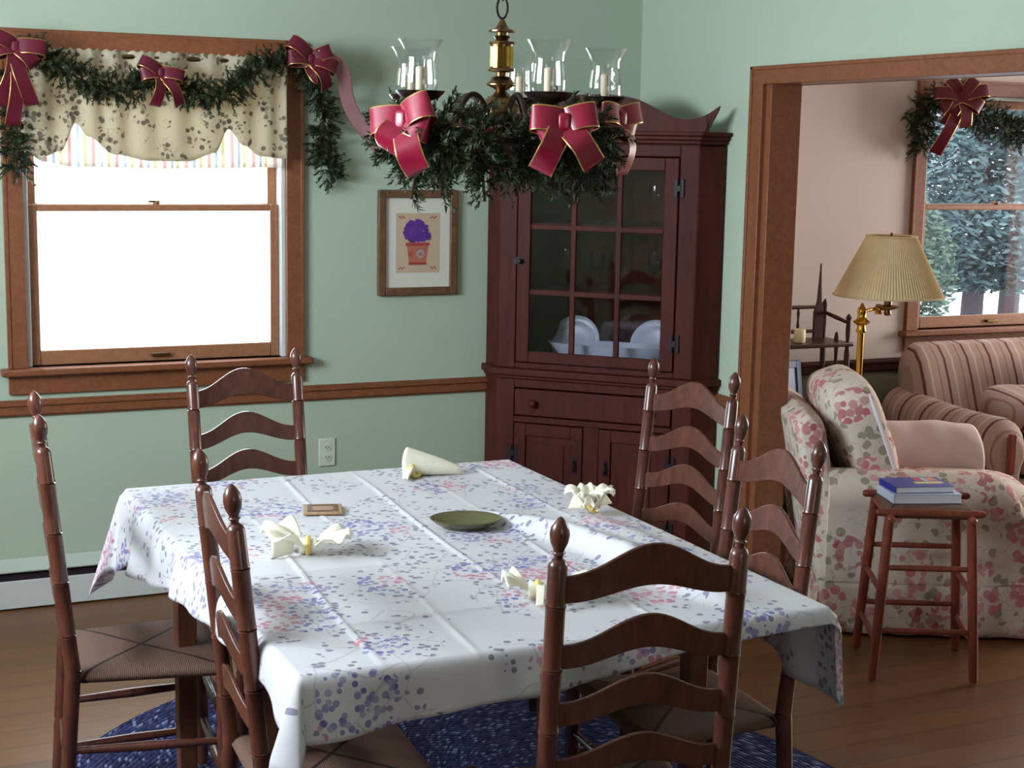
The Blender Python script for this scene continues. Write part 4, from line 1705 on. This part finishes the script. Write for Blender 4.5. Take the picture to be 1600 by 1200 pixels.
def book(x, y, z, w, d, t, rz, cover, label, marks=None):
    e = empty('paperback_book', (x, y, z), rz, label, 'book', 'books on the stool')
    m = MB()
    m.box(-w / 2, -d / 2, 0, w / 2, d / 2, .0012)
    m.box(-w / 2, -d / 2, t - .0012, w / 2, d / 2, t)
    m.box(-w / 2 - .0012, -d / 2, 0, -w / 2, d / 2, t)
    m.build('cover', cover, e)
    m = MB()
    m.box(-w / 2, -d / 2 + .002, .0013, w / 2 - .003, d / 2 - .002, t - .0013)
    m.build('pages', M['pagewhite'], e)
    if marks:
        m = MB()
        mats = []
        for (x0, y0, x1, y1, mt) in marks:
            if mt not in mats:
                mats.append(mt)
            m.box(x0 * w / 2, y0 * d / 2, t - .0002, x1 * w / 2, y1 * d / 2, t + .0004, mats.index(mt))
        m.build('cover_print', mats, e)
    return e


bx_, by_, bz_ = SCN.x - .012, SCN.y + .01, .5915
book(bx_, by_, bz_, .235, .17, .030, BANG, M['bookpale'], 'thick pale blue paperback at the bottom of the books on the stool')
book(bx_ - .004, by_ + .012, bz_ + .0306, .205, .145, .022, BANG + R(3), M['bookblue'], 'royal blue paperback with red and orange cover print, on top of the stack',
     [(.05, .15, .32, .85, M['coverred']), (.33, .15, .48, .85, M['bookpale']), (.5, .2, .82, .85, M['coverorange']), (-.12, -.35, .85, .02, M['coveryellow']), (.2, -.52, .7, -.4, M['coverred'])])

# ------------------------------------------------------------------ rose-print armchair
F = V((.885, -.465, 0))
ARZ = math.atan2(F.y, F.x)
A0 = V((3.36, 4.40, 0))                      # rear point of the near side on the floor
AC = A0 + F * .36 + V((.465, .885, 0)) * .43
AE = empty('floral_armchair', AC, ARZ, 'rose-print armchair seen from its side beyond the doorway', 'armchair')
# local: +x forward, -y = near side
AL, AW = .42, .43
m = MB()
m.box(-AL + .04, -AW + .02, .05, AL - .02, AW - .02, .36)
m.build('base', M['roses'], AE, bevel=.02, seg=3)
m = MB()
def skirt(u, v):
    per = [(-AL, -AW), (AL, -AW), (AL, AW), (-AL, AW), (-AL, -AW)]
    k = min(3, int(u * 4))
    t = u * 4 - k
    x, y = lerp(per[k][0], per[k + 1][0], t), lerp(per[k][1], per[k + 1][1], t)
    out = .012 * v + .006 * math.sin(u * 150) * v
    n = ((0, -1), (1, 0), (0, 1), (-1, 0))[k]
    return (x + n[0] * out, y + n[1] * out, lerp(.205, .012, v))
m.grid(skirt, 160, 6)
m.build('skirt', M['roses'], AE, solid=.004, ang=60)
m = MB()
per = [(-AL, -AW), (AL, -AW), (AL, AW), (-AL, AW)]
pts = []
for (xa, ya), (xb, yb) in zip(per, per[1:] + per[:1]):
    for k in range(8):
        pts.append((lerp(xa, xb, k / 8), lerp(ya, yb, k / 8), .208))
m.tube(pts, .006, 8, closed=True)
m.build('welt', M['roses'], AE)


def arm(name, s, mat, parent, hgt=.61, x0=-.40, x1=.315):
    """side panel with a rolled top; s = side"""
    prof = []
    yi, yo = AW - .165, AW + .006
    pr = [(yi, .20), (yo, .20), (yo, .46)]
    cy_, cz_, rr = AW - .070, hgt - .095, .092
    for k in range(15):
        a = lerp(-.35, PI + .35, k / 14)
        pr.append((cy_ + rr * math.cos(a), cz_ + rr * math.sin(a)))
    pr.append((yi, .44))
    m = MB()
    n = 14
    P = len(pr)
    vs, fs = [], []
    cyc, czc = sum(p[0] for p in pr) / P, .36
    for i in range(n + 1):
        t = i / n
        x = lerp(x0, x1, t)
        f = 1.0
        drop = 0
        if t > .8:
            q = (t - .8) / .2
            f = math.sqrt(max(0, 1 - q * q * .55))
            drop = .05 * q * q
        for (y, z) in pr:
            zz = czc + (z - czc) * (f if z > czc else 1) - (drop if z > .44 else 0)
            vs.append((x, s * (cyc + (y - cyc) * (1 - (1 - f) * .5)), zz))
    for i in range(n):
        for k in range(P):
            k2 = (k + 1) % P
            fs.append((i * P + k, i * P + k2, (i + 1) * P + k2, (i + 1) * P + k))
    fs += [tuple(range(P)), tuple(range((n + 1) * P - 1, n * P - 1, -1))]
    m.add(vs, fs)
    return m.build(name, mat, parent, bevel=.012, seg=3, ang=50)


arm('arm', -1, M['roses'], AE)
arm('arm', 1, M['roses'], AE, .60)
m = MB()
m.puff(.38, .285, .085, .35, TR(.06, 0, .425), 0, 36, 18, .5)
m.build('seat_cushion', M['roses'], AE, ang=180, merge=True)
m = MB()
# back panel, raked
n = 12
bk = MB()
def backfn(u, v):
    a = 2 * PI * u
    sg = lambda w: math.copysign(abs(w) ** .4, w)
    z = lerp(.19, .80, v)
    rake = -.20 * ((z - .19) / .61) ** 1.1
    th = .065 * (1 if v < .92 else math.sqrt(max(.02, 1 - ((v - .92) / .08) ** 2)))
    return (-.37 + rake * .55 + th * sg(math.cos(a)), (AW - .02) * sg(math.sin(a)) * (1 if v < .9 else 1 - .06 * ((v - .9) / .1) ** 2), z)
bk.grid(backfn, 48, 20)
top_ring = [backfn(k / 48, 1.0) for k in range(48)]
bk.add(top_ring, [tuple(range(48))])
bk.build('backrest', M['roses'], AE, merge=True, ang=60)
m = MB()
m.puff(.105, .30, .225, .5, TR(-.265, -.04, .705, 0, R(-21), R(3)), 0, 40, 22, .55)
m.build('back_cushion', M['roses'], AE, merge=True, ang=180)
# boxed front edge of the back cushion
m = MB()
mt = TR(-.205, -.04, .705, 0, R(-21), R(3))
pts = []
sgn = lambda w, e_: math.copysign(abs(w) ** e_, w)
for k in range(48):
    a = 2 * PI * k / 48
    pts.append(mt @ V((0, .293 * sgn(math.cos(a), .5), .218 * sgn(math.sin(a), .5))))
m.tube(pts, .008, 8, closed=True)
m.build('cushion_welt', M['whitepillow'], AE)

# pale throw folded over the far arm
m = MB()
def throw(u, v):
    x = lerp(-.08, .30, u) + .012 * math.sin(v * 9)
    s = lerp(-.22, .26, v)
    cy_, cz_, rr = AW - .075, .505, .125
    if s < -.13:
        y, z = cy_ - rr, cz_ + (s + .13) * 1.0
    elif s > .13:
        y, z = cy_ + rr, cz_ - (s - .13)
    else:
        a = PI / 2 - s / .13 * PI / 2
        y, z = cy_ + rr * math.cos(a), cz_ + rr * math.sin(a) + .006
    return (x, y + .006 * math.sin(u * 18 + v * 5), z + .003 * math.sin(u * 11 + v * 3) + .012 * math.sin(PI * u) ** .4)
m.grid(throw, 40, 40)
tw = m.build('folded_throw', M['pinkthrow'], solid=.035, ang=180, bevel=0)
tw.matrix_world = Matrix.Translation(AC) @ Matrix.Rotation(ARZ, 4, 'Z')
tag(tw, 'pale pink throw folded thick over the far arm of the rose armchair', 'throw')

# ------------------------------------------------------------------ striped sofa below the living room window
SX0, SYB, SYF = 4.60, 5.70, 4.92
SE = empty('striped_sofa', (5.65, 5.3, 0), 0, 'tan striped sofa with rolled arms below the living room window', 'sofa')
O_ = V((5.65, 5.3, 0))
L_ = lambda x, y, z: (x - O_.x, y - O_.y, z)
SXR = 6.75
m = MB()
m.box(SX0 + .06 - O_.x, SYF + .03 - O_.y, .08, SXR - .06 - O_.x, SYB - .03 - O_.y, .36)
m.build('base', M['sofaX'], SE, bevel=.02, seg=3)
for fx in (SX0 + .10, SXR - .10):
    for fy in (SYF + .08, SYB - .1):
        m = MB()
        m.lathe([(.014, 0), (.026, .03), (.03, .08)], 14, TR(fx - O_.x, fy - O_.y, 0))
        m.build('foot', M['darkwood'], SE)


def sofa_arm(xc, s):
    m = MB()
    prof = [(-.085, .10), (.075, .10), (.075, .42)]
    for k in range(17):
        a = lerp(-.5, PI + .6, k / 16)
        prof.append((s * 0 + .0 + .115 * math.cos(a), .525 + .115 * math.sin(a)))
    prof.append((-.085, .42))
    n = 16
    P = len(prof)
    vs, fs = [], []
    for i in range(n + 1):
        t = i / n
        y = lerp(SYB - .06, SYF - .02, t)
        sc_ = 1.0 if t < .9 else math.sqrt(max(.05, 1 - ((t - .9) / .1) ** 2 * .5))
        rise = .035 * (1 - t) ** 2 - .012 * math.sin(PI * t)
        for (x, z) in prof:
            vs.append((xc - O_.x + s * x * sc_, y - O_.y, .36 + (z - .36) * (sc_ if z > .36 else 1) + (rise if z > .4 else 0)))
    for i in range(n):
        for k in range(P):
            k2 = (k + 1) % P
            fs.append((i * P + k, i * P + k2, (i + 1) * P + k2, (i + 1) * P + k))
    fs += [tuple(range(P)), tuple(range((n + 1) * P - 1, n * P - 1, -1))]
    m.add(vs, fs)
    a_ = m.build('arm', M['sofaY'], SE, bevel=.01, seg=2, ang=50)
    m = MB()
    m.box(xc - O_.x - .022, SYF - .034 - O_.y, .40, xc - O_.x + .022, SYF - .018 - O_.y, .58)
    m.build('wooden_arm_trim', M['stoolwood'], a_, bevel=.008, seg=3)


sofa_arm(SX0 + .02, -1)
sofa_arm(SXR - .02, 1)
m = MB()
def sback(u, v):
    x = lerp(SX0 + .0, SXR, u)
    a = lerp(0, 1, v)
    # profile: front face rising, rolled top, rear
    pr = [(-.30, .40), (-.25, .55), (-.19, .72), (-.15, .81), (-.10, .865), (-.04, .875), (.0, .85), (.02, .78), (.02, .40)]
    k = min(len(pr) - 2, int(a * (len(pr) - 1)))
    t = a * (len(pr) - 1) - k
    y, z = lerp(pr[k][0], pr[k + 1][0], t), lerp(pr[k][1], pr[k + 1][1], t)
    ed = min(u, 1 - u) * (SXR - SX0)
    f = math.sqrt(max(0, 1 - max(0, 1 - ed / .10) ** 2)) if ed < .10 else 1
    zz = .40 + (z - .40) * (.80 + .20 * f)
    return (x - O_.x, SYB - .02 + (y + .14) * (.45 + .55 * f) - .14 - O_.y, zz)
m.grid(sback, 80, 32)
n0 = [sback(0, k / 24) for k in range(25)]
m.add(n0, [tuple(range(25))])
n1 = [sback(1, k / 24) for k in range(25)]
m.add(n1, [tuple(range(25))])
m.build('backrest', M['sofaX'], SE, ang=60)
for k in range(3):
    w = (SXR - SX0 - .24) / 3
    xc = SX0 + .12 + w * (k + .5)
    m = MB()
    m.puff(w / 2 - .003, .29, .08, .3, TR(xc - O_.x, 5.20 - O_.y, .435), 0, 36, 16, .45)
    m.build('seat_cushion', M['sofaX'], SE, merge=True, ang=180)
m = MB()
m.puff(.26, .17, .085, .5, TR(0, 0, 0, R(10), R(4), R(-10)), 0, 36, 18, .6)
o = m.build('tan_cushion', M['sofaX'], loc=(5.03, 5.16, .615), merge=True, ang=180)
tag(o, 'plump tan striped cushion lying on the sofa seat beside its left arm', 'cushion')
m = MB()
m.puff(.20, .065, .17, .5, TR(0, 0, 0, R(-22), 0, R(12)), 0, 36, 18, .6)
o = m.build('white_pillow', M['whitepillow'], loc=(5.33, 5.34, .70), merge=True, ang=180)
tag(o, 'white pillow leaning on the sofa back at the right edge of view', 'pillow')

# ------------------------------------------------------------------ brass swing-arm floor lamp
LX, LY = 3.895, 5.02
h = empty('floor_lamp', (LX, LY, 0), 0, 'brass swing-arm floor lamp with a pleated cream shade', 'lamp')
m = MB()
m.lathe([(.125, 0), (.128, .008), (.115, .018), (.05, .028), (.022, .045), (.014, .06)], 40)
m.build('base', M['brass'], h)
m = MB()
m.lathe([(.0135, .05), (.0135, 1.02), (.019, 1.022), (.021, 1.03), (.017, 1.042), (.017, 1.052), (.032, 1.062), (.034, 1.068), (.022, 1.075), (.016, 1.09), (.020, 1.105), (.018, 1.12), (.009, 1.130), (.004, 1.142)], 24)
m.build('pole', M['brass'], h, ang=50)
sx_, sy_ = .112, -.02
m = MB()
m.tube([(0, 0, 1.108), (.10, .05, 1.110), (.135, .03, 1.110), (sx_, sy_, 1.108)], .0075, 10)
m.lathe([(.013, 1.088), (.015, 1.094), (.015, 1.122), (.010, 1.13)], 16, TR(.118, .045, 0))
m.build('swing_arm', M['brass'], h)
m = MB()
m.lathe([(.010, 1.09), (.016, 1.098), (.012, 1.112), (.045, 1.122), (.047, 1.128), (.016, 1.134), (.017, 1.19), (.012, 1.195)], 24, TR(sx_, sy_, 0))
m.build('socket', M['brassdark'], h, ang=50)
m = MB()
ND = 220
zt, zb, rt_, rb_ = 1.412, 1.172, .100, .218
def shade(u, v):
    a = 2 * PI * u
    r_ = lerp(rt_, rb_, v) + .0028 * math.cos(a * ND / 2 * 1.0) * (.4 + .6 * v)
    return (sx_ + r_ * math.cos(a), sy_ + r_ * math.sin(a), lerp(zt, zb, v))
m.grid(shade, ND * 3, 6)
s_ = m.build('lamp_shade', M['lampshade'], h, ang=180)
for r_, z in ((rt_ + .001, zt), (rb_ + .003, zb)):
    m = MB()
    m.tube([(sx_ + r_ * math.cos(2 * PI * k / 60), sy_ + r_ * math.sin(2 * PI * k / 60), z) for k in range(60)], .004, 8, closed=True)
    m.build('shade_trim', M['lampshade'], s_)
m = MB()
for k in range(3):
    a = 2 * PI * k / 3
    m.tube([(sx_, sy_, zt - .002), (sx_ + rt_ * math.cos(a), sy_ + rt_ * math.sin(a), zt - .002)], .002, 6)
m.tube([(sx_ + .013, sy_, 1.19), (sx_ + .045, sy_, 1.26), (sx_ + .02, sy_, 1.385), (sx_, sy_, 1.40)], .0018, 6)
m.tube([(sx_ - .013, sy_, 1.19), (sx_ - .045, sy_, 1.26), (sx_ - .02, sy_, 1.385), (sx_, sy_, 1.40)], .0018, 6)
m.lathe([(.008, 1.398), (.009, 1.408), (.004, 1.414), (.007, 1.420), (.002, 1.428)], 12, TR(sx_, sy_, 0))
m.build('harp', M['brassdark'], h)
m = MB()
m.lathe([(.012, 1.19), (.014, 1.21), (.028, 1.25), (.029, 1.27), (.018, 1.295), (.002, 1.30)], 18, TR(sx_, sy_, 0))
m.build('bulb', M['candle'], h)

# ------------------------------------------------------------------ spindle whatnot against the living room wall
WX0, WX1, WY0, WY1 = 3.78, 4.235, 5.55, 5.73
h = empty('spindle_whatnot', ((WX0 + WX1) / 2, (WY0 + WY1) / 2, 0), 0, 'dark spindle whatnot stand with a pointed back post in the living room', 'stand')
ox, oy = (WX0 + WX1) / 2, (WY0 + WY1) / 2
PR = [(0, .010), (.03, .014), (.2, .011), (.26, .015), (.32, .010), (.5, .013), (.7, .010), (.76, .015), (.82, .011), (.97, .014), (1, .010)]
corners = [(WX0, WY1, 1.06), (WX1, WY1, 1.08), (WX1, WY0, 1.03), (WX0, WY0, 1.03)]
for x, y, zt in corners:
    m = MB()
    m.post((x - ox, y - oy, 0), (x - ox, y - oy, .88), PR, 12)
    m.post((x - ox, y - oy, .88), (x - ox, y - oy, zt), [(0, .012), (.2, .009), (.5, .012), (.8, .009), (.9, .014), (1, .004)], 12)
    m.build('corner_post', M['darkwood'], h, ang=50)
for z in (.30, .60, .885):
    m = MB()
    m.box(WX0 - .02 - ox, WY0 - .02 - oy, z, WX1 + .02 - ox, WY1 + .02 - oy, z + .018)
    m.build('shelf', M['darkwood'], h, bevel=.004)
for x in (WX0 + .0, WX1 - .0):
    m = MB()
    out = [(-.026, .90), (.026, .90), (.026, 1.02), (.012, 1.07), (.006, 1.15), (.001, 1.245), (-.004, 1.15), (-.010, 1.07), (-.026, 1.02)]
    m.prism([(x - .035 * (1 if x == WX1 else -1) - ox + a, z) for a, z in out], WY1 - .008 - oy, WY1 + .006 - oy)
    m.build('pointed_back_post', M['darkwood'], h, bevel=.002)
for z in (.935, 1.045):
    m = MB()
    m.post((WX0 + .03 - ox, WY1 - oy, z), (WX1 - .05 - ox, WY1 - oy, z), [(0, .008), (.5, .010), (1, .008)], 10)
    m.build('back_rail', M['darkwood'], h)
for x in (WX0 + .10, WX0 + .17, WX0 + .24, WX0 + .31):
    m = MB()
    m.post((x - ox, WY1 - oy, .935), (x - ox, WY1 - oy, 1.045), [(0, .005), (.25, .008), (.5, .005), (.75, .008), (1, .005)], 10)
    m.build('back_spindle', M['darkwood'], h)
for x in (WX0, WX1):
    m = MB()
    m.post((x - ox, WY1 - oy, 1.02), (x - ox, WY0 - oy, .99), [(0, .008), (.5, .010), (1, .008)], 10)
    m.build('side_rail', M['darkwood'], h)
    m = MB()
    y = lerp(WY1, WY0, .55)
    m.post((x - ox, y - oy, .62), (x - ox, y - oy, .94), [(0, .006), (.2, .010), (.5, .006), (.8, .010), (.93, .012), (1, .006)], 10)
    m.build('side_spindle', M['darkwood'], h)
m = MB()
m.lathe([(.024, 0), (.026, .003), (.026, .056), (.022, .060), (.004, .058)], 24)
m.tube([(0, 0, .055), (.001, 0, .066)], .0012, 6, 1)
o = m.build('pillar_candle', [M['candle'], M['dark']], loc=(4.01, 5.60, .9045), ang=50)
tag(o, 'short ivory pillar candle on the top shelf of the whatnot', 'candle')
h = empty('photo_frame', (3.98, 5.60, .620), R(14), 'slate blue photo frame standing on the lower whatnot shelf', 'photo frame')
m = MB()
mt = Matrix.Rotation(R(-8), 4, 'X')
for q in ((-.075, 0, -.045, .20), (.045, 0, .075, .20), (-.045, 0, .045, .032), (-.045, .168, .045, .20)):
    m.box(q[0], -.008, q[1], q[2], .008, q[3], 0, mt)
m.build('frame', M['bluegrey'], h, bevel=.002)
m = MB()
m.box(-.045, -.001, .032, .045, .002, .168, 0, mt)
m.build('photo', M['bluepic'], h)

# ------------------------------------------------------------------ living room window garland
rng = random.Random(41)
GY2 = YA - .12
m = MB()
garland_mesh(m, spline([(4.86, GY2, 2.02), (4.93, GY2, 1.985), (5.02, GY2, 1.94), (5.12, GY2, 1.90), (5.25, GY2, 1.855), (5.36, GY2, 1.84), (5.5, GY2, 1.87), (5.62, GY2, 1.93), (5.75, GY2, 2.02)], 8), .040, 560, rng, (.05, .085), 26, .022)
garland_mesh(m, spline([(4.84, GY2, 2.02), (4.755, GY2 + .04, 1.95), (4.745, GY2 + .05, 1.88), (4.765, GY2 + .06, 1.80), (4.775, GY2 + .06, 1.76)], 8), .042, 560, rng, (.05, .085), 26, .022, V((0, 0, -.3)))
m.v = [(x, min(y, YA - .022), z) for x, y, z in m.v]
o = m.build('evergreen_garland', [M['needles'], M['needlesdry']], ang=180)
tag(o, 'evergreen garland across the top of the living room window', 'garland')
bow('ribbon_bow', (4.87, GY2 - .07, 2.005), (-.5, -.87, 0), .125, [(-.07, -.13, .0), (.03, -.14, .02), (-.10, -.26, .02)], 'backlit red ribbon bow at the top left of the living room window', tilt=.05, loops=6, width=.06)

# ------------------------------------------------------------------ outdoors beyond the windows
m = MB()
m.grid(lambda u, v: (lerp(-30, 50, u), lerp(YA + .4, 60, v), -.45 + .10 * math.sin(u * 40) * math.sin(v * 30)), 60, 40)
o = m.build('ground_outdoors', M['snow'], ang=180)
tag(o, kind='structure')


def tree(name, x, y, ht, rad, zb, n, mat, label, seed, leaf=.095, cat='tree'):
    rg = random.Random(seed)
    e = empty(name, (x, y, -.45), 0, label, cat, 'trees outside the living room window')
    m = MB()
    m.tube(spline([(0, 0, 0), (.04, .02, ht * .3), (-.03, .03, ht * .65), (0, 0, ht * .96)], 5), [lerp(.13, .02, k / 15) for k in range(16)], 9)
    for k in range(14):
        a, z = rg.random() * 2 * PI, lerp(zb, ht * .9, rg.random())
        L = rad * (1 - (z - zb) / (ht - zb) * .6)
        m.tube([(0, 0, z), (L * .5 * math.cos(a), L * .5 * math.sin(a), z + .12), (L * .9 * math.cos(a), L * .9 * math.sin(a), z + .05)], [.03, .02, .006], 6)
    m.build('trunk', M['bark'], e)
    m = MB()
    for k in range(n):
        z = lerp(zb, ht, rg.random() ** 1.1)
        q = (z - zb) / (ht - zb)
        rmax = rad * (math.sin(PI * min(1, q * .8 + .18)) ** .7)
        a, r_ = rg.random() * 2 * PI, rmax * rg.random() ** .45
        c = V((r_ * math.cos(a), r_ * math.sin(a), z))
        d = V((rg.gauss(0, 1), rg.gauss(0, 1), rg.gauss(0, .6))).normalized()
        b_ = d.orthogonal().normalized()
        s_ = leaf * rg.uniform(.6, 1.3)
        m.add([c - d * s_, c + b_ * s_ * .4, c + d * s_, c - b_ * s_ * .4], [(0, 1, 2, 3)])
    m.build('crown', mat, e, ang=180)
    return e


tree('leafy_tree', 11.55, 13.0, 6.4, 1.2, .75, 26000, M['leafblue'], 'frosty blue-green tree filling the middle of the living room window view', 1, .055)
tree('leafy_tree', 13.0, 14.0, 7.5, 1.5, .8, 26000, M['leafblue'], 'frosty blue-green tree at the right of the living room window view', 2, .055)
tree('leafy_tree', 9.55, 12.0, 2.0, .7, .4, 9000, M['leafgreen'], 'pale green shrub at the lower left of the living room window view', 3, .045)
